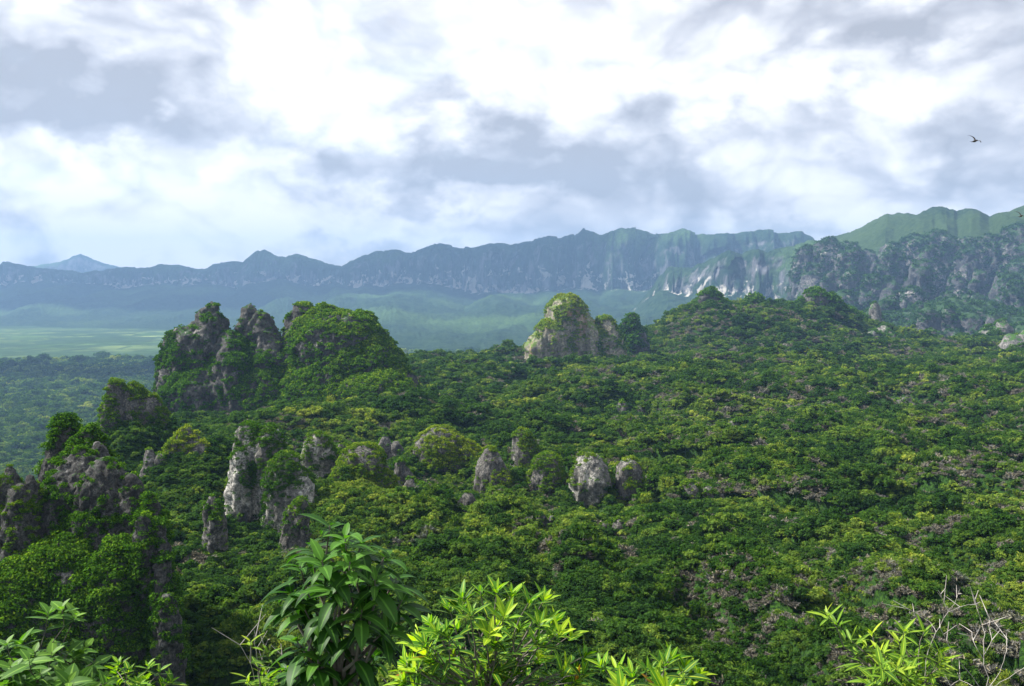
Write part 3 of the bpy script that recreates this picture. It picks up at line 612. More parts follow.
# nearer outcrops, each px, ytop, half width, distance
NEAR = [
 ('mossy_crag', 'tall near crag at the left border with bush covered near face', 'crag', [(66, 417, 34, 118, None, (2.6, 2)), (92, 428, 32, 116, None, (2.4, 1.8)), (72, 424, 50, 118, None, (1.9, 1.5)), (80, 438, 66, 116, None, (1.7, 1.4)), (76, 470, 84, 112, None, (1.8, 1.5)), (60, 540, 110, 104, None, (1.8, 1.5)), (20, 560, 90, 100, None, (2, 1.6)), (120, 540, 60, 102, None, (2, 1.6))], .76, 4.6, .7, MR_crag, (.0, .62)),
 ('rocky_bulge', 'dark grey knobbly rock face bulging from the upper part of the near left crag', 'rock face', [(96, 442, 24, 113, 600, (1.8, 1.5)), (80, 450, 46, 111, 600, (2.2, 1.8)), (104, 460, 44, 109, 600, (2.0, 1.7)), (130, 474, 26, 108, 600, (1.9, 1.6)), (62, 470, 40, 109, 600, (2.0, 1.7))], .24, 3.6, .7, MR_crag, (.0, .55)),
 ('rock_rib', 'long dark rock rib running down the right edge of the near left crag', 'rock rib', [(150, 492, 13, 104, 620, (3.2, 2.2)), (158, 520, 13, 102, 650, (3.2, 2.2)), (164, 555, 13, 100, 680, (3.2, 2.2)), (168, 595, 13, 98, 700, (3.2, 2.2)), (144, 515, 13, 101, 640, (3, 2.2))], .36, 4.5, .65, MR_crag, (.0, .6)),
 ('grey_boulder', 'knobbly grey boulder at the left border beside the near crag', 'boulder', [(10, 466, 16, 106, 600, (2.2, 1.7)), (30, 474, 14, 106, 600, (2.2, 1.7)), (-10, 472, 18, 106, 600), (20, 486, 26, 105, 600, (2.2, 1.7))], .18, 2.4, .6, MR_crag, (.2, .8)),
 ('rock_bluff', 'small pale edged bluff tufted with shrubs left of the highest peak', 'bluff', [(116, 379, 14, 252, None, (3, 2)), (132, 384, 16, 254), (148, 395, 14, 255), (112, 400, 12, 250, None, (3, 2.2))], .55, 2.3, .5, MR_near, (.2, .8)),
 ('grey_boulder', 'smooth grey boulder on the bright grassy saddle under the highest peak', 'boulder', [(187, 428, 16, 228, 462, (2, 1.5)), (178, 440, 12, 226, 465), (198, 440, 10, 226, 465)], .25, 3.0, .4, MR_near, (.5, 1)),
 ('cliff_block', 'large dark cliff block with white undercut foot above the left gully', 'cliff', [(250, 423, 20, 205, None, (3.4, 2.4)), (268, 428, 18, 204, None, (3.2, 2.4)), (240, 450, 12, 201, None, (3.6, 2.5)), (285, 455, 22, 200, None, (3.2, 2.2)), (300, 470, 18, 199, None, (3, 2))], .28, 2.3, .5, MR_cliff, (.0, .6)),
 ('rock_pinnacle', 'grey pillar with a pale streaked face just right of the dark cliff block', 'rock pinnacle', [(318, 433, 16, 226, None, (3.6, 2.6)), (330, 444, 8, 226, None, (3, 2.2))], .2, 2.2, .35, MR_cliff, (.1, .7)),
 ('rock_mound', 'scrubby rock hump with sallow tufts beside the pale streaked pillar', 'rock mound', [(362, 446, 24, 218, None, (2.6, 2)), (348, 462, 16, 215), (382, 470, 18, 216)], .44, 2.2, .42, MR_near, (.4, 1.0)),
 ('rock_mound', 'yellow green topped rock mound with grey face in the middle distance', 'rock mound', [(440, 428, 28, 292, None, (2.8, 2)), (462, 440, 20, 292), (425, 445, 14, 290), (480, 455, 14, 290)], .44, 2.2, .42, MR_near, (.5, 1.0)),
 ('rock_pinnacle', 'pointed grey pinnacle with wide foot right of the yellow green rock mound', 'rock pinnacle', [(491, 448, 15, 262, None, (2.4, 1.9)), (503, 466, 12, 261, None, (3, 2)), (483, 475, 8, 261, None, (2.6, 2))], .16, 2.0, .42, MR_near, (.3, .9)),
 ('rock_pinnacle', 'short mossy pinnacle standing behind the row of grey pinnacles', 'rock pinnacle', [(523, 430, 15, 305, None, (2.2, 1.6)), (533, 446, 10, 305)], .42, 2.1, .4, MR_near, (.4, .9)),
 ('rock_pinnacle', 'squat bush topped rock stump left of the tall pale pinnacle', 'rock pinnacle', [(548, 454, 16, 262, None, (3, 2.2)), (536, 470, 9, 262)], .42, 2.1, .4, MR_near, (.3, .8)),
 ('rock_pinnacle', 'tall bare pale grey pinnacle with fluted face, tallest of the row in the centre', 'rock pinnacle', [(590, 454, 17, 255, None, (4.2, 2.6)), (580, 470, 9, 254, None, (3.6, 2.6)), (602, 470, 7, 254, None, (3.2, 2.4))], .10, 2.2, .42, MR_cliff, (.3, .8)),
 ('rock_pinnacle', 'slender half hidden rock sliver right of the tall pale pinnacle', 'rock pinnacle', [(629, 460, 12, 256, None, (4, 2.6)), (622, 482, 6, 255, None, (3, 2.2))], .2, 2.2, .35, MR_near, (.4, .9)),
]
for nm, lb, ct, lo, cov, lpx, amp, mt, hu in NEAR:
    dm = sum(l[3] for l in lo) / len(lo)
    build_rock(nm, lb, ct, lo, dm / FPX, mt, cov, lpx, amp=amp, hue=hu, vox_px=1.6, topbare=(.7 if nm in ('mossy_crag', 'rocky_bulge') else 0))

# smaller rocks standing in the scrub: px, ytop, half width, distance, drop in px
SMALL = [
 ('low dark rock hump in the scrub just above the grey pinnacle row, left end', [(385, 440, 9, 330, 462), (396, 444, 7, 330, 462)]),
 ('rounded rock lump below the yellow green rock mound', [(412, 482, 9, 250, 505), (422, 488, 8, 249, 505)]),
 ('narrow mossy stone standing between the pale streaked pillar and the scrubby hump', [(341, 447, 6, 236, 475, (3, 2.2))]),
 ('small upright stone right of the slender rock sliver', [(648, 478, 6, 262, 505, (3, 2.2)), (655, 484, 5, 262, 505)]),
 ('dark weathered rock hump on the scrubby mound below the tall pale pinnacle', [(620, 522, 12, 205, 548), (606, 528, 8, 205, 548)]),
 ('grey rock shoulder above the low leafy sprig, left of the dark hollow', [(545, 562, 12, 158, 585), (534, 568, 9, 158, 588)]),
 ('broad pale rock back in the scrub, lower centre right', [(706, 606, 16, 142, 632), (688, 612, 12, 142, 632), (722, 616, 10, 141, 632)]),
 ('leaning rock blade on the mound edge above the broad pale rock back', [(690, 596, 7, 150, 615, (3, 2.2))]),
 ('flat rock slab in the dry patch right of centre', [(772, 545, 18, 190, 560), (790, 549, 12, 190, 562)]),
 ('pair of rock teeth in the scrub below the long wooded hill', [(640, 405, 8, 520, 420), (654, 408, 7, 520, 421)]),
 ('dark rock cluster in the middle of the plateau', [(622, 404, 11, 505, 420), (610, 408, 8, 505, 420)]),
 ('rugged rock block right of the middle of the plateau', [(735, 424, 12, 410, 440), (722, 428, 9, 410, 442)]),
 ('grey rock crest in the scrub far right of the plateau', [(905, 400, 14, 560, 416), (922, 404, 10, 560, 417)]),
 ('weathered rock pile near the right border, upper scrub', [(985, 432, 13, 430, 450), (1000, 436, 10, 430, 451)]),
 ('dark stone hump on the right slope above the dry patch', [(865, 470, 12, 305, 487), (878, 474, 9, 305, 488)]),
 ('crouching grey rock at the right border, middle scrub', [(1008, 488, 14, 270, 508), (994, 494, 9, 270, 509)]),
 ('rough rock ridge in the scrub above the forked dead branch', [(930, 545, 15, 190, 562), (948, 549, 11, 190, 564), (914, 550, 9, 190, 563)]),
 ('dark pitted rock in the scrub above the bleached twigs', [(992, 588, 13, 152, 610), (1004, 594, 9, 152, 611)]),
 ('half buried dark rock below the slab in the dry patch', [(835, 592, 12, 155, 610), (822, 597, 9, 155, 611)]),
 ('knobbly rock at the lower edge right of the low leafy sprig', [(758, 640, 15, 125, 664), (774, 646, 11, 125, 665)]),
 ('tall narrow stone in the shaded slope right of the near crag', [(212, 500, 7, 165, 528, (3, 2.2)), (219, 508, 6, 165, 528)]),
 ('mossy boulder on the slope below the bluff', [(150, 452, 8, 222, 470), (160, 457, 7, 222, 470)]),
]
SMALL += [
 ('blunt grey stone low in the scrub below the pointed grey pinnacle', [(468, 496, 9, 226, 522, (3, 2.2)), (460, 503, 7, 226, 522)]),
 ('weathered stone tooth between the scrubby hump and the yellow green rock mound', [(400, 462, 7, 255, 490, (3, 2.2)), (407, 468, 6, 255, 490)]),
 ('two lobed grey rock below the squat bush topped stump', [(540, 516, 9, 222, 542, (3, 2.2)), (552, 520, 8, 222, 542)]),
 ('steep mossy rock left above the tall drooping leaved shrub', [(300, 500, 9, 176, 530, (3, 2.2)), (291, 508, 8, 176, 530)]),
 ('long low grey rock wall right of the small upright stone', [(690, 486, 12, 245, 506), (708, 489, 11, 245, 506), (722, 492, 9, 245, 507)]),
]
SMALL = [(lb, [(l[0], l[1] - 3, l[2] * 1.05, l[3], l[4] + 22, l[5] if len(l) > 5 else (2.4, 1.9)) for l in lo]) for lb, lo in SMALL]
for lb, lo in SMALL:
    d0 = lo[0][3]; build_rock('standing_rock', lb, 'rock', lo, d0 / FPX, MR_near, .16, 2.2, amp=.42, hue=(.1, .8), vox_px=1.3, group='rocks standing in the plateau scrub', fine=False)

# ------------------------------------------------------------------ plants of the forest: prototypes
def crown_mesh(name, kind, seed, material):
    g = np.random.default_rng(seed); Q, TN = [], []
    def leaves(c, r, K, leaf, flat=.8, up=.5, shell=.6):
        u = g.normal(size=(K, 3)); u /= np.linalg.norm(u, axis=1)[:, None]; u[:, 2] = np.where(u[:, 2] < -.35, -u[:, 2], u[:, 2])
        p = np.array(c) + u * (g.uniform(.25, 1, (K, 1)) ** shell) * r * np.array([1, 1, flat])
        n = u * .8 + g.normal(size=(K, 3)) * .5 + np.array([0, 0, up]); n /= np.linalg.norm(n, axis=1)[:, None]
        a = np.cross(n, g.normal(size=(K, 3))); a /= np.linalg.norm(a, axis=1)[:, None]; b = np.cross(n, a)
        s_ = leaf * g.uniform(.6, 1.4, (K, 1))
        Q.append(np.stack([p - a * s_, p - b * s_ * .5, p + a * s_, p + b * s_ * .5], 1)); TN.append(np.clip(g.uniform(0, .7) * .6 + g.uniform(0, .6, K), 0, 1))
    if kind == 'bush':
        for i in range(13):
            a = g.uniform(0, 6.28); r = g.uniform(.1, .78); s_ = g.uniform(.18, .42)
            leaves((r * math.cos(a), r * math.sin(a), .45 + g.uniform(-.25, .45) * (1 - r)), s_, 52, .125)
    elif kind == 'tree':
        for i in range(15):
            a = g.uniform(0, 6.28); r = g.uniform(0, .82); s_ = g.uniform(.14, .34)
            leaves((r * math.cos(a), r * math.sin(a), .75 + .55 * math.sqrt(max(0, 1 - r * r)) * g.uniform(.35, 1.1)), s_, 42, .105, .7)
    elif kind == 'spray':                                   # upright shoots
        for i in range(26):
            a = g.uniform(0, 6.28); r = g.uniform(0, .6); h = g.uniform(.5, 1.25); K = 26
            tt = g.uniform(.2, 1, (K, 1)); dirv = np.array([math.cos(a) * r, math.sin(a) * r, h])
            p = dirv * tt + g.normal(size=(K, 3)) * .07
            ax = g.normal(size=(K, 3)) * .5 + np.array([math.cos(a) * .6, math.sin(a) * .6, .7]); ax /= np.linalg.norm(ax, axis=1)[:, None]
            b = np.cross(ax, g.normal(size=(K, 3))); b /= np.linalg.norm(b, axis=1)[:, None]; s_ = .12 * g.uniform(.6, 1.3, (K, 1))
            Q.append(np.stack([p - ax * s_, p - b * s_ * .3, p + ax * s_, p + b * s_ * .3], 1)); TN.append(g.uniform(0, 1, K))
    elif kind == 'dry':                                     # bare twigs, fine and grey
        for i in range(34):
            a = g.uniform(0, 6.28); r = g.uniform(.1, .95); h = math.sqrt(max(.05, 1.0 - r * r)) * g.uniform(.7, 1.1); K = 20
            tt = g.uniform(.35, 1, (K, 1)); dirv = np.array([math.cos(a) * r, math.sin(a) * r, h])
            p = dirv * tt + g.normal(size=(K, 3)) * .06
            ax = g.normal(size=(K, 3)) * .6 + dirv; ax /= np.linalg.norm(ax, axis=1)[:, None]
            b = np.cross(ax, g.normal(size=(K, 3))); b /= np.linalg.norm(b, axis=1)[:, None]; s_ = .19 * g.uniform(.5, 1.3, (K, 1))
            Q.append(np.stack([p - ax * s_, p - b * s_ * .22, p + ax * s_, p + b * s_ * .22], 1)); TN.append(g.uniform(0, 1, K))
    q = np.concatenate(Q); tn = np.repeat(np.concatenate(TN), 4)
    return mesh_np(name, q.reshape(-1, 3), np.arange(len(q) * 4).reshape(-1, 4), material, False, {'tint': tn})
def tube_geo(pts, rad, n=6):
    pts = [Vector(p) for p in pts]; V, F = [], []
    for i, p in enumerate(pts):
        dr = (pts[min(i + 1, len(pts) - 1)] - pts[max(i - 1, 0)]).normalized()
        a = dr.orthogonal().normalized(); b = dr.cross(a)
        if i: 
            a = (pa - dr * pa.dot(dr)).normalized(); b = dr.cross(a)
        pa = a
        for j in range(n):
            t_ = 2 * math.pi * j / n; V.append(p + (a * math.cos(t_) + b * math.sin(t_)) * rad[i])
    for i in range(len(pts) - 1):
        for j in range(n): F.append((i * n + j, i * n + (j + 1) % n, (i + 1) * n + (j + 1) % n, (i + 1) * n + j))
    return V, F
def tubes_mesh(name, tubes, material, n=6):
    V, F = [], []
    for pts, rad in tubes:
        v, f = tube_geo(pts, rad, n); b = len(V); V += [tuple(p) for p in v]; F += [tuple(b + i for i in q) for q in f]
    return mesh_np(name, np.array(V), np.array(F), material, True)
def trunk_mesh(name, seed, h):
    r = random.Random(seed); tb = [([(0, 0, -.7), (.02, 0, .1), (.04, .03, h)], [.06, .05, .035])]
    for i in range(6):
        a = r.uniform(0, 6.28); z0 = r.uniform(0, h * .8); q = r.uniform(.35, .6)
        tb.append(([(0.02, 0, z0), (q * .5 * math.cos(a), q * .5 * math.sin(a), z0 + .25), (q * math.cos(a), q * math.sin(a), z0 + .5)], [.035, .025, .01]))
    return tubes_mesh(name, tb, M_bark, 5)
# kind name, part name, mesh, trunk mesh, z offset
PROT = []
for i in range(3): PROT.append(('shrub', 'bush', crown_mesh('bush crown', 'bush', 200 + i, M_bush), trunk_mesh('bush stem', i, .4)))
for i in range(3): PROT.append(('tree', 'tree', crown_mesh('tree crown', 'tree', 230 + i, M_bush), trunk_mesh('tree trunk', 10 + i, .9)))
for i in range(2): PROT.append(('dark tree', 'tree', crown_mesh('dark crown', 'tree', 260 + i, M_dark), trunk_mesh('dark trunk', 20 + i, .9)))
for i in range(2): PROT.append(('leafy shoots', 'spray', crown_mesh('shoot crown', 'spray', 290 + i, M_bush), trunk_mesh('shoot stem', 30 + i, .3)))
for i in range(2): PROT.append(('dry scrub', 'dry', crown_mesh('dry crown', 'dry', 320 + i, M_dry), trunk_mesh('dry stem', 40 + i, .4)))

# positions: spacing grows with distance so that every plant keeps a readable size
def scatter():
    X, Y, S, V = [], [], [], []
    d = 62.0
    while d < 3000:
        base = np.interp(d, [60, 120, 250, 500, 900, 1500, 3000], [.85, 1.02, 1.45, 2.2, 3.3, 5.6, 11])   # crown radius m
        sp_ = base * np.interp(d, [60, 250, 1000, 3000], [.74, .86, 1.08, 1.35])
        n = int(R(74) * d / sp_)
        a = R(-37) + R(74) * (np.arange(n) + rg.uniform(0, 1, n)) / n
        dd = d + rg.uniform(-.5, .5, n) * sp_ * 1.2
        X.append(dd * np.sin(a)); Y.append(dd * np.cos(a)); S.append(base * (.6 + .75 * rg.uniform(0, 1, n) + 1.5 * rg.uniform(0, 1, n) ** 8)); d += sp_ * .92
    x, y, s_ = map(np.concatenate, (X, Y, S))
    z = H(x, y); dist = np.hypot(x, y)
    gx_ = (H(x + 1, y) - H(x - 1, y)) / 2; gy_ = (H(x, y + 1) - H(x, y - 1)) / 2
    dryn = .7 * fbm2(x / 55, y / 55, 4, 91, .6) + .9 * fbm2(x / 9, y / 9, 2, 95) - .5 * sstep(-15, -50, x) * sstep(300, 200, dist) + .15 * sstep(-50, 250, x) + .12 * sstep(60, 200, x) * sstep(400, 150, dist) 
    dark = fbm2(x / 45, y / 45, 3, 96) - .25 * sstep(0, -80, x)
    xe = np.interp(y, EDGE[:, 1], EDGE[:, 0]); onpl = sstep(-40, 10, x - xe)
    u = rg.uniform(0, 1, len(x)); var = np.zeros(len(x), int)
    var = np.where(u < .36, rg.integers(0, 3, len(x)), np.where(u < .66, rg.integers(3, 6, len(x)), np.where(u < .80, rg.integers(6, 8, len(x)), rg.integers(8, 10, len(x)))))
    var = np.where((dark < -.12) & (u > .45), rg.integers(6, 8, len(x)), var)
    cut = np.ones(len(x))
    for (px, yb, dd, hw, hd) in CUTS:
        c = P(px, yb, dd); q = ((x - c.x) / (hw * 1.1 * dd / FPX)) ** 2 + ((y - c.y + hd * .5) / (hd * 2)) ** 2; cut = np.where(q < 1.0, .72, cut)
    s_ = s_ * cut
    thr = np.where(onpl > .5, .13, 3.0)
    print('dry', (dryn > .2).mean())
    var = np.where((dryn > thr) & (rg.uniform(0, 1, len(x)) < .62), rg.integers(10, 12, len(x)), var)
    var = np.where((onpl < .5), rg.integers(3, 8, len(x)), var)
    s_ = np.where((var >= 3) & (var < 8), s_ * 1.12, s_); s_ = np.where(var >= 10, s_ * .85, s_)
    return x, y, z, s_, var, dist
sx, sy, sz, ss, svv, sdist = scatter()
# keep clear of the ground right under rocks' tops: plants stand on the ground only
rot = rg.uniform(0, 2 * np.pi, len(sx)); zsc = rg.uniform(.75, 1.2, len(sx)) * np.where(svv >= 10, .8, 1)
zoff = np.where((svv >= 3) & (svv < 8), -.55, -.15) * ss
px_, py_ = to_px(sx, sy, sz + ss * .5)
infr = (px_ > -5) & (px_ < 1029) & (py_ < 700) & (py_ > 250)
# hidden behind the near crag
hid = (px_ < 165) & (py_ > 425 ) & (sdist > 95)
vis = infr & ~hid
rank = (ss / sdist) * vis * np.where(svv >= 10, 1.22, 1.0)
order = np.argsort(-rank)[:285]
single = np.zeros(len(sx), bool); single[order] = True
print('plants', len(sx), 'single', single.sum())

ZONES = [('on the slope below the dark cliff block', lambda p, q: p < 400 and q < 560), ('in the shaded gully right of the near crag', lambda p, q: p < 330),
         ('at the lower edge between the two leafy foreground shrubs', lambda p, q: p < 480), ('on the hummocks under the row of rock pinnacles', lambda p, q: p < 720 and q < 610),
         ('just above the low leafy sprig at the lower edge', lambda p, q: p < 720), ('on the right hand slope above the bleached twigs', lambda p, q: q < 610), ('at the lower right around the bleached twigs', lambda p, q: True)]
WORDS = {'shrub': ('round dense green shrub', 'shrub', 'forest_shrub'), 'tree': ('bright green broad crowned tree', 'tree', 'forest_tree'), 'dark tree': ('dark green shadowy tree', 'tree', 'forest_tree'),
         'leafy shoots': ('bristly upright leafy shrub', 'shrub', 'forest_shrub'), 'dry scrub': ('grey leafless dry shrub', 'dry shrub', 'dry_shrub')}
proto_obj = {}
for i in order:
    k = int(svv[i]); kn, _, cm, tm = PROT[k]; wd, ct, nm = WORDS[kn]
    zn = next(zz for zz, fn in ZONES if fn(px_[i], py_[i]))
    r_ = empty(nm, (sx[i], sy[i], sz[i] + zoff[i])); r_.rotation_euler[2] = rot[i]; r_.scale = (ss[i], ss[i], ss[i] * zsc[i])
    tag(r_, wd + ' ' + zn, ct, wd + 's ' + zn)
    c_ = link('crown', cm, r_); link('trunk', tm, r_)
    proto_obj.setdefault(k, c_)
for k in range(len(PROT)):
    if k not in proto_obj:
        print('no single for', k)

# the rest of the forest: one object, plants placed by geometry nodes
def forest(name, sel, label):
    i = np.where(sel)[0]
    me = bpy.data.meshes.new(name); me.vertices.add(len(i)); me.vertices.foreach_set('co', np.stack([sx[i], sy[i], sz[i] + zoff[i]], -1).astype(np.float32).ravel())
    a = me.attributes.new('variant', 'INT', 'POINT'); a.data.foreach_set('value', svv[i].astype(np.int32))
    a = me.attributes.new('spin', 'FLOAT_VECTOR', 'POINT'); a.data.foreach_set('vector', np.stack([rg.normal(0, .08, len(i)), rg.normal(0, .08, len(i)), rot[i]], -1).astype(np.float32).ravel())
    a = me.attributes.new('size', 'FLOAT_VECTOR', 'POINT'); a.data.foreach_set('vector', np.stack([ss[i], ss[i], ss[i] * zsc[i]], -1).astype(np.float32).ravel())
    o = tag(link(name, me), label, 'forest', None, 'stuff')
    ng = bpy.data.node_groups.new('plants', 'GeometryNodeTree')
    ng.interface.new_socket('Geometry', in_out='INPUT', socket_type='NodeSocketGeometry'); ng.interface.new_socket('Geometry', in_out='OUTPUT', socket_type='NodeSocketGeometry')
    gi = ng.nodes.new('NodeGroupInput'); go = ng.nodes.new('NodeGroupOutput'); jn = ng.nodes.new('GeometryNodeJoinGeometry')
    def na(nm, dt):
        x_ = ng.nodes.new('GeometryNodeInputNamedAttribute'); x_.data_type = dt; x_.inputs[0].default_value = nm; return x_.outputs[0]
    va, sp_, sz_ = na('variant', 'INT'), na('spin', 'FLOAT_VECTOR'), na('size', 'FLOAT_VECTOR')
    for k in range(len(PROT)):
        if k not in proto_obj: continue
        oi = ng.nodes.new('GeometryNodeObjectInfo'); oi.inputs[0].default_value = proto_obj[k]; oi.inputs['As Instance'].default_value = True; oi.transform_space = 'ORIGINAL'
        cp = ng.nodes.new('FunctionNodeCompare'); cp.data_type = 'INT'; cp.operation = 'EQUAL'; ng.links.new(va, cp.inputs['A'] if False else cp.inputs[2]); cp.inputs[3].default_value = k
        ip = ng.nodes.new('GeometryNodeInstanceOnPoints'); ng.links.new(gi.outputs[0], ip.inputs['Points']); ng.links.new(cp.outputs[0], ip.inputs['Selection'])
        ng.links.new(oi.outputs['Geometry'], ip.inputs['Instance']); ng.links.new(sp_, ip.inputs['Rotation']); ng.links.new(sz_, ip.inputs['Scale'])
        ng.links.new(ip.outputs[0], jn.inputs[0])
    ng.links.new(jn.outputs[0], go.inputs[0])
    md = o.modifiers.new('plants', 'NODES'); md.node_group = ng
    return o
forest('forest_cover', ~single, 'forest and scrub covering the karst plateau and the near valley floor')

# ------------------------------------------------------------------ foreground plants
def leafmat(name, c1, c2, c3, old=None, rough=.5, tr=.4):
    m, t = mat(name)
    tn = t.n('ShaderNodeAttribute', attribute_name='tint').outputs['Fac']; ed = t.n('ShaderNodeAttribute', attribute_name='mid').outputs['Fac']
    stops = [(0, c1), (.5, c2), (.93, c3)] + ([(.95, old), (1.0, old)] if old else [])
    c = t.ramp(tn, stops)
    tcn = t.n('ShaderNodeTexCoord')
    c = t.mix(t.map(t.noise(tcn.outputs['Object'], 22, 4, .6), .4, .7, 0, .35), c, (.5, .55, .4), 'MULTIPLY')
    c = t.mix(t.map(ed, .80, .97, 0, .45), c, tuple(min(1, x * 1.9 + .02) for x in c3))
    c = t.mix(t.map(t.noise(tcn.outputs['Object'], 48, 3, .6), .66, .72, 0, .75), c, (.10, .065, .02))
    c = t.mix(t.map(t.noise(tcn.outputs['Object'], 3.5, 2, .5), .35, .65, 0, .45), c, (.6, .75, .6), 'MULTIPLY')
    d = t.n('ShaderNodeBsdfPrincipled'); t.l(c, d.inputs[0]); d.inputs['Roughness'].default_value = rough; d.inputs['Specular IOR Level'].default_value = .22
    tl = t.n('ShaderNodeBsdfTranslucent'); t.l(t.mix(1, c, (1.3, 1.5, .4), 'MULTIPLY'), tl.inputs[0])
    mx = t.n('ShaderNodeMixShader'); mx.inputs[0].default_value = tr; t.l(d.outputs[0], mx.inputs[1]); t.l(tl.outputs[0], mx.inputs[2]); finish(t, mx.outputs[0]); return m
class Leaves:
    def __init__(s): s.V = []; s.F = []; s.T = []; s.M = []
    def add(s, base, dirv, up, L, W, droop=.25, fold=.25, tint=.5, tip=1.0, n=7):
        d_ = Vector(dirv).normalized(); u = Vector(up); sd_ = d_.cross(u)
        if sd_.length < 1e-4: sd_ = d_.orthogonal()
        sd_.normalize(); u = sd_.cross(d_).normalized(); b0 = len(s.V); p = Vector(base); dd = d_.copy()
        for i in range(n + 1):
            t_ = i / n; w_ = W * .5 * (math.sin(math.pi * min(1, t_ ** (.82 * tip))) ** .85 if 0 < t_ < 1 else .03)
            wv = 1 + .06 * math.sin(i * 2.1 + tint * 20)
            un = sd_.cross(dd).normalized()
            for k, e in ((-1, 1), (0, 0), (1, 1)):
                s.V.append(tuple(p + sd_ * k * w_ * wv + un * (fold * w_ * e))); s.T.append(tint); s.M.append(1.0 if k == 0 else .0)
            if i < n:
                dd = (dd - Vector((0, 0, 1)) * droop * (1.2 / n) * (1 + t_)).normalized(); p = p + dd * (L / n)
        for i in range(n):
            a = b0 + i * 3
            s.F += [(a, a + 1, a + 4, a + 3), (a + 1, a + 2, a + 5, a + 4)]
    def build(s, name, mt, parent): return link(name, mesh_np(name, np.array(s.V), np.array(s.F), mt, True, {'tint': s.T, 'mid': s.M}), parent)
def wob(a, b, n, k, r):
    a, b = Vector(a), Vector(b); L = (b - a).length
    return [a.lerp(b, i / n) + Vector((r.gauss(0, k * L), r.gauss(0, k * L), r.gauss(0, k * L * .5))) * (math.sin(math.pi * i / n)) for i in range(n + 1)]
def gz_(x, y): return float(H(np.array([x]), np.array([y]))[0])

def whorl_shrub(name, label, base_px, dist, tips, mt, leafL, leafW, nleaf, droop, seed, stem_r=.012, spread=1.0, hang=.3, fill=0, fillbox=None, tmax=.92):
    """stems climb from the ground to tips (px, py, depth offset); each tip carries a whorl of leaves"""
    r = random.Random(seed); b = P(base_px, 690, dist); g = gz_(b.x, b.y) - .08
    root = tag(empty(name, (b.x, b.y, g)), label, 'shrub'); o = Vector((b.x, b.y, g))
    tubes = []; lv = Leaves()
    fork = Vector((b.x, b.y, b.z - .10)) - o
    tubes.append((wob((0, 0, 0), fork, 5, .03, r), [stem_r * 1.6, stem_r * 1.5, stem_r * 1.4, stem_r * 1.3, stem_r * 1.2, stem_r * 1.1]))
    tl = list(tips)
    if fillbox:
        for _ in range(fill):
            x0, y0, x1, y1 = fillbox; px = r.uniform(x0, x1); top = np.interp(px, [t_[0] for t_ in sorted(tips)], [t_[1] for t_ in sorted(tips)])
            tl.append((px, r.uniform(max(y0, top + 6), y1), r.uniform(-.35, .35)))
    for tp in tl:
        p = P(tp[0], tp[1], dist + tp[2]) - o; st = fork.lerp(p, r.uniform(0, .25)); st.z = fork.z + (p.z - fork.z) * r.uniform(0, .3)
        pts = wob(st, p, 5, .05, r); tubes.append((pts, [stem_r * (1 - .15 * i) for i in range(6)]))
        ax = (pts[-1] - pts[-2]).normalized(); ax = (ax + Vector((0, 0, .8))).normalized()
        a1 = ax.orthogonal().normalized(); a2 = ax.cross(a1); n = r.randint(nleaf - 2, nleaf + 2); ph = r.uniform(0, 6.28)
        young = r.uniform(0, .9)
        for i in range(n):
            a = ph + i * 2.399; k = i / n
            el_ = (.15 + .85 * k) if droop > 0 else .5 + .5 * k
            dv = (a1 * math.cos(a) + a2 * math.sin(a)) * spread + ax * (el_ * 1.3 - hang)
            L = leafL * r.uniform(.55, 1.2) * (1 - .35 * k)
            tint = min(tmax, max(0, young * .6 + k * .42 + r.uniform(-.1, .15)))
            if r.random() < .007: tint = 1.0
            at = pts[-1] - ax * leafL * .35 * (1 - k)
            lv.add(at, dv, ax, L, leafW * L / leafL * r.uniform(.85, 1.15), abs(droop) * r.uniform(.5, 1.4), r.uniform(.1, .4), tint)
        # a few leaves further down the twig
        for i in range(max(2, nleaf // 2)):
            q = pts[r.randint(2, 4)]; a = r.uniform(0, 6.28)
            lv.add(q, Vector((math.cos(a), math.sin(a), r.uniform(-.3, .4))), (0, 0, 1), leafL * r.uniform(.7, 1), leafW * r.uniform(.8, 1.1), abs(droop) * 1.3, .25, r.uniform(0, .4))
    link('stems', tubes_mesh('stems', tubes, M_bark, 6), root); lv.build('leaves', mt, root)
    return root

ML_rhodo = leafmat('leathery leaf', (.012, .044, .008), (.032, .105, .014), (.10, .24, .026), (.30, .07, .02))
ML_yel = leafmat('young lime leaf', (.025, .085, .008), (.10, .26, .014), (.50, .62, .03), (.35, .13, .02), tr=.38)
ML_round = leafmat('dull round leaf', (.030, .085, .014), (.080, .19, .028), (.20, .34, .05), (.30, .17, .05), rough=.5)
ML_slim = leafmat('slender leaf', (.04, .11, .010), (.14, .27, .018), (.42, .50, .04), (.42, .20, .03))
whorl_shrub('broadleaf_shrub', 'tall dark shrub with large drooping glossy leaves, the highest of the foreground plants', 338, 3.9,
    [(330, 524, 0), (345, 536, -.1), (362, 540, .05), (312, 545, .1), (385, 556, .0), (300, 566, .0), (398, 575, .1), (290, 592, -.05), (402, 600, 0), (322, 560, -.2), (350, 562, -.2), (375, 580, -.15), (335, 585, -.25), (305, 610, -.1),
     (362, 610, -.2), (388, 628, -.1), (330, 625, .1), (296, 640, 0), (350, 645, .1), (375, 655, .2), (318, 660, -.1), (285, 668, .1)], ML_rhodo, .185, .062, 9, .55, 21, spread=1.0, hang=.35, tmax=.80)
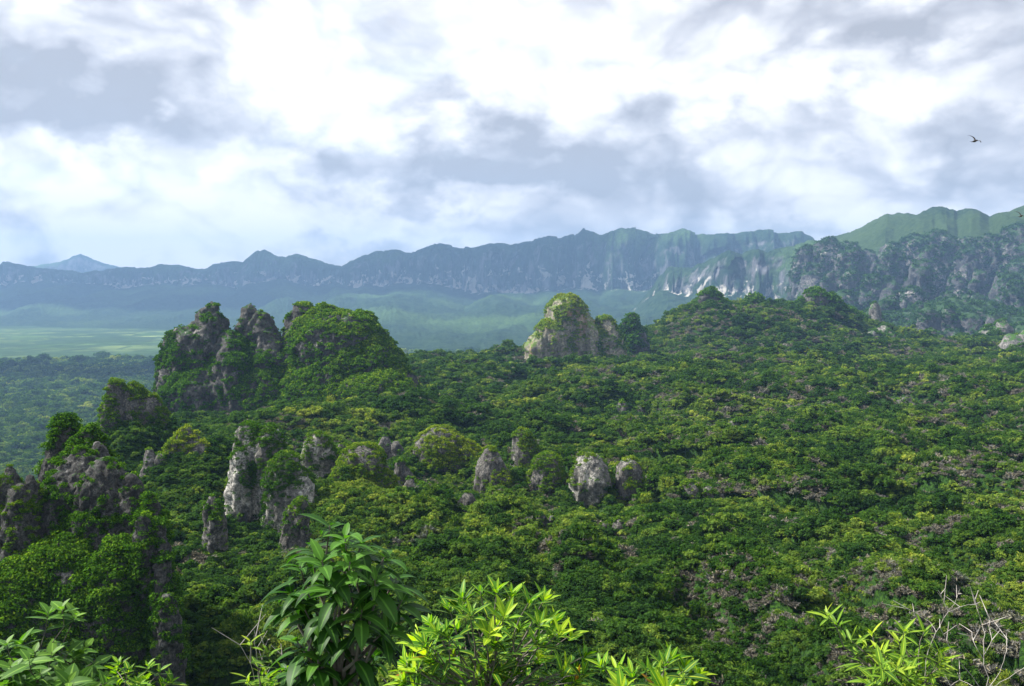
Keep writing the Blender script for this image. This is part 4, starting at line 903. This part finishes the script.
whorl_shrub('lime_shrub', 'bright lime green bush with upright pointed leaves at the bottom centre', 490, 4.8,
    [(415, 640, 0), (430, 622, .1), (448, 606, 0), (462, 596, -.1), (480, 590, .1), (497, 588, 0), (512, 592, .1), (530, 600, -.1), (545, 598, 0), (556, 620, .1), (572, 634, 0), (586, 655, .1), (404, 662, 0), (470, 612, -.3), (505, 615, -.3), (540, 622, -.3), (490, 632, -.4)],
    ML_yel, .135, .036, 9, -.18, 33, stem_r=.008, spread=.95, hang=.1, fill=46, fillbox=(400, 600, 592, 690))
whorl_shrub('lime_sprig', 'low spreading lime green sprig at the bottom edge right of the bright bush', 645, 4.4,
    [(600, 664, 0), (616, 668, .1), (632, 672, 0), (648, 668, 0), (664, 662, -.1), (672, 656, .1), (686, 664, .1), (700, 672, 0), (655, 680, -.2), (622, 684, -.2), (690, 684, 0)],
    ML_yel, .13, .034, 8, -.15, 37, stem_r=.006, spread=1.0, hang=.1, fill=6, fillbox=(600, 668, 700, 690))
whorl_shrub('roundleaf_shrub', 'pale green shrub with rounded dull leaves at the bottom left corner', 40, 4.9,
    [(62, 606, 0), (48, 612, .1), (76, 614, .05), (6, 642, 0), (20, 640, .1), (34, 650, 0), (52, 652, -.1), (70, 650, 0), (86, 646, .1), (96, 660, 0), (-6, 655, 0), (12, 668, -.2), (40, 672, -.2), (66, 676, -.2), (104, 676, 0)],
    ML_round, .13, .062, 6, .15, 41, stem_r=.006, spread=1.1, hang=.15, fill=26, fillbox=(-10, 650, 110, 690))
whorl_shrub('yellow_tip_shrub', 'small sprig with yellow leaf tips right of the rounded leaf shrub', 135, 5.2,
    [(118, 662, 0), (128, 668, .1), (148, 664, 0), (160, 670, 0), (140, 682, -.1), (172, 680, 0)], ML_yel, .095, .036, 7, -.1, 43, stem_r=.005, fill=8, fillbox=(112, 668, 175, 690))
whorl_shrub('broadleaf_sprig', 'thin low sprig with a few ochre leaves left of the tall dark shrub', 262, 4.2,
    [(250, 640, 0), (268, 652, 0), (262, 672, .1), (282, 668, .1), (246, 676, 0)], ML_slim, .10, .026, 6, .1, 47, stem_r=.004, fill=3, fillbox=(245, 660, 285, 690))
whorl_shrub('slenderleaf_shrub', 'sparse shrub with slender yellow green leaves left of the bleached twigs', 905, 4.6,
    [(826, 612, 0), (836, 622, .1), (850, 640, 0), (866, 645, .1), (880, 650, -.1), (898, 640, 0), (915, 652, .1), (908, 668, -.1), (925, 630, 0), (872, 632, .1), (905, 628, -.1), (940, 650, .1), (858, 655, .1), (890, 675, 0), (930, 676, 0), (902, 655, -.2), (918, 684, -.1)],
    ML_slim, .125, .026, 7, .15, 53, stem_r=.006, spread=.9, hang=.1, fill=24, fillbox=(862, 648, 945, 690))
# bleached dead twigs
def dead_shrub(label, base_px, dist, segs, seed):
    r = random.Random(seed); b = P(base_px, 692, dist); g = gz_(b.x, b.y) - .08; root = tag(empty('dead_shrub', (b.x, b.y, g)), label, 'dead shrub'); o = Vector((b.x, b.y, g))
    fork = P(base_px, 692, dist) - o; tb = [(wob((0, 0, 0), fork, 5, .02, r), [.009, .008, .007, .006, .005, .0045])]
    for s_ in segs:
        pts = [fork if q is None else P(q[0], q[1], dist + q[2]) - o for q in s_[0]]; r0 = s_[1]
        sm = []
        for i in range(len(pts) - 1): sm += wob(pts[i], pts[i + 1], 3, .03, r)[:(3 if i < len(pts) - 2 else 4)]
        tb.append((sm, [max(.0012, r0 * .36 * (1 - .75 * i / (len(sm) - 1))) for i in range(len(sm))]))
        for _ in range(3):
            i = r.randint(len(sm) // 2, len(sm) - 1); dv = Vector((r.gauss(0, .05), r.gauss(0, .05), abs(r.gauss(0, .05)) + .02)); tb.append(([sm[i], sm[i] + dv * .6, sm[i] + dv], [.0022, .0016, .001]))
    link('branches', tubes_mesh('branches', tb, M_twig, 6), root)
dead_shrub('bare bleached shrub of thin forking white twigs at the bottom right corner', 985, 4.3,
    [([None, (984, 650, 0), (982, 625, .05), (975, 600, .1), (972, 592, .1)], .006), ([None, (1000, 672, 0), (1005, 655, 0), (1008, 640, .05)], .005), ([None, (965, 668, 0), (950, 648, -.05), (940, 628, -.1)], .005),
     ([None, (960, 680, .1), (945, 690, .1)], .004), ([None, (1000, 682, -.05), (1024, 668, -.1), (1035, 664, -.1)], .004), ([(984, 660, 0), (975, 645, 0), (972, 632, .1)], .003), ([(984, 655, 0), (992, 640, 0), (990, 620, .1)], .003)], 61)
dead_shrub('pale forked dead branch sticking up between the slender leaved shrub and the bleached twigs', 922, 4.5,
    [([None, (926, 660, 0), (936, 632, 0), (948, 612, 0), (960, 607, .05), (980, 602, .1)], .005), ([(948, 612, 0), (944, 602, 0), (938, 590, 0)], .003), ([(936, 632, 0), (930, 622, .1), (914, 612, .1), (900, 604, .1)], .003), ([(948, 612, 0), (956, 600, -.05), (958, 594, -.05)], .002)], 62)
dead_shrub('grey wiry twig tuft left of the tall dark shrub', 258, 4.4, [([None, (262, 660, 0), (268, 640, 0)], .003), ([None, (250, 662, 0), (240, 645, 0)], .003), ([None, (256, 650, 0), (254, 630, 0)], .003), ([None, (270, 668, 0), (282, 655, 0)], .003)], 63)

# ------------------------------------------------------------------ two swiftlets
m, t = mat('dark plumage'); d = t.n('ShaderNodeBsdfPrincipled'); d.inputs['Roughness'].default_value = .7
t.l(t.ramp(t.noise(t.n('ShaderNodeTexCoord').outputs['Object'], 40, 3), [(.3, (.012, .012, .014)), (.7, (.03, .028, .028))]), d.inputs[0]); finish(t, d.outputs[0]); M_bird = m
def bird(label, px, py, dist, heading, bank):
    # body along +X: one skinned-looking loft, wings as tapered bent blades with thickness
    root = tag(empty('flying_bird', P(px, py, dist)), label, 'bird', 'small dark birds in flight'); root.rotation_euler = (bank, R(-12), heading)
    prof = [(-.075, .001), (-.055, .010), (-.03, .017), (0, .021), (.03, .019), (.045, .014), (.055, .0145), (.066, .011), (.074, .004), (.08, .0008)]
    V, F = tube_geo([(x, 0, .004 * math.sin(x * 40)) for x, _ in prof], [q for _, q in prof], 10)
    V = [tuple(v) for v in V]; F = list(F)
    def blade(pts):                                         # pts: centre, chord vector, thickness
        b = len(V)
        for (c, ch, th) in pts:
            c = Vector(c); ch = Vector(ch)
            V.extend([tuple(c - ch), tuple(c + Vector((0, 0, th))), tuple(c + ch), tuple(c - Vector((0, 0, th * .4)))])
        for i in range(len(pts) - 1):
            for j in range(4): F.append((b + i * 4 + j, b + i * 4 + (j + 1) % 4, b + i * 4 + 4 + (j + 1) % 4, b + i * 4 + 4 + j))
    for s_ in (1, -1):
        blade([((.012, s_ * .012, .006), (.024, 0, 0), .005), ((.022, s_ * .045, .028), (.023, 0, 0), .004), ((.012, s_ * .085, .045), (.018, 0, 0), .003), ((-.018, s_ * .125, .052), (.013, 0, 0), .002), ((-.055, s_ * .16, .05), (.003, 0, 0), .001)])
    for s_ in (1, -1):
        blade([((-.06, 0, 0), (.006, .006, 0), .003), ((-.085, s_ * .008, 0), (.003, .008, 0), .002), ((-.12, s_ * .022, -.002), (.001, .003, 0), .001)])
    link('body', mesh_np('bird body', np.array(V), np.array(F), M_bird, True), root)
bird('small dark bird gliding high over the right hand ridge', 975, 141, 17, R(25), R(35))
bird('small dark bird flying low at the right border in front of the green ridge', 1021, 216, 20, R(35), R(30))

# ------------------------------------------------------------------ cumulus added out of view above the haze, shading the valley and far wall
m, t = mat('shade_cloud'); d = t.n('ShaderNodeBsdfDiffuse'); d.inputs[0].default_value = (.85, .86, .88, 1); tl = t.n('ShaderNodeBsdfTranslucent'); tl.inputs[0].default_value = (.8, .8, .82, 1)
mx = t.n('ShaderNodeMixShader'); mx.inputs[0].default_value = .3; t.l(d.outputs[0], mx.inputs[1]); t.l(tl.outputs[0], mx.inputs[2]); finish(t, mx.outputs[0]); M_shade_cloud = m
def shade_cloud(cx, cy, cz, rx, ry, rz, seed):
    nu, nv = 120, 60; u, v = np.meshgrid(np.linspace(0, 2 * np.pi, nu, endpoint=False), np.linspace(-np.pi / 2, np.pi / 2, nv))
    n = np.stack([np.cos(v) * np.cos(u), np.cos(v) * np.sin(u), np.sin(v)], -1)
    k = 1 + .38 * fbm3(n[..., 0] * 1.6, n[..., 1] * 1.6, n[..., 2] * 1.6, 5, seed, .55) + .12 * np.abs(fbm3(n[..., 0] * 5, n[..., 1] * 5, n[..., 2] * 5, 3, seed + 9))
    p = n * k[..., None] * np.array([rx, ry, rz]); p[..., 2] = np.where(p[..., 2] < 0, p[..., 2] * .4, p[..., 2]); p[0] = p[0, 0]; p[-1] = p[-1, 0]
    ii = np.arange(nu * nv).reshape(nv, nu); nx = np.roll(ii, -1, 1); f = np.stack([ii[:-1], nx[:-1], nx[1:], ii[1:]], -1).reshape(-1, 4)
    o = link('shade_cloud', mesh_np('shade_cloud', p, f, M_shade_cloud, True)); o.location = (cx, cy, cz); tag(o, kind='stuff')
SO = 1 / math.tan(SUN_EL)
for gx0, gy0, gz0, alt, rx, ry, sd_ in [(-1250, 2250, -220, 1650, 600, 200, 4), (-500, 6750, 250, 3300, 3900, 640, 6), (-3900, 7700, 250, 3300, 2300, 700, 7)]:
    hh = (alt - gz0) * SO; shade_cloud(gx0 + hh * math.sin(SUN_AZ), gy0 + hh * math.cos(SUN_AZ), alt, rx, ry, min(rx, ry) * .45, sd_)

# ------------------------------------------------------------------ haze
hz = 13000.
hv = [(-hz, -3000, VZ - 40), (hz, -3000, VZ - 40), (hz, hz, VZ - 40), (-hz, hz, VZ - 40), (-hz, -3000, 760), (hz, -3000, 760), (hz, hz, 760), (-hz, hz, 760)]
hf = [(0, 3, 2, 1), (4, 5, 6, 7), (0, 1, 5, 4), (1, 2, 6, 5), (2, 3, 7, 6), (3, 0, 4, 7)]
m = bpy.data.materials.new('haze air'); m.use_nodes = True; t = NT(m.node_tree)
pv = t.n('ShaderNodeVolumePrincipled'); pv.inputs['Color'].default_value = (.33, .56, .94, 1); pv.inputs['Density'].default_value = 8.6e-5; pv.inputs['Anisotropy'].default_value = .2
o = t.n('ShaderNodeOutputMaterial'); t.l(pv.outputs[0], o.inputs['Volume'])
tag(link('haze', mesh_np('haze', np.array(hv), np.array(hf), m)), kind='stuff')
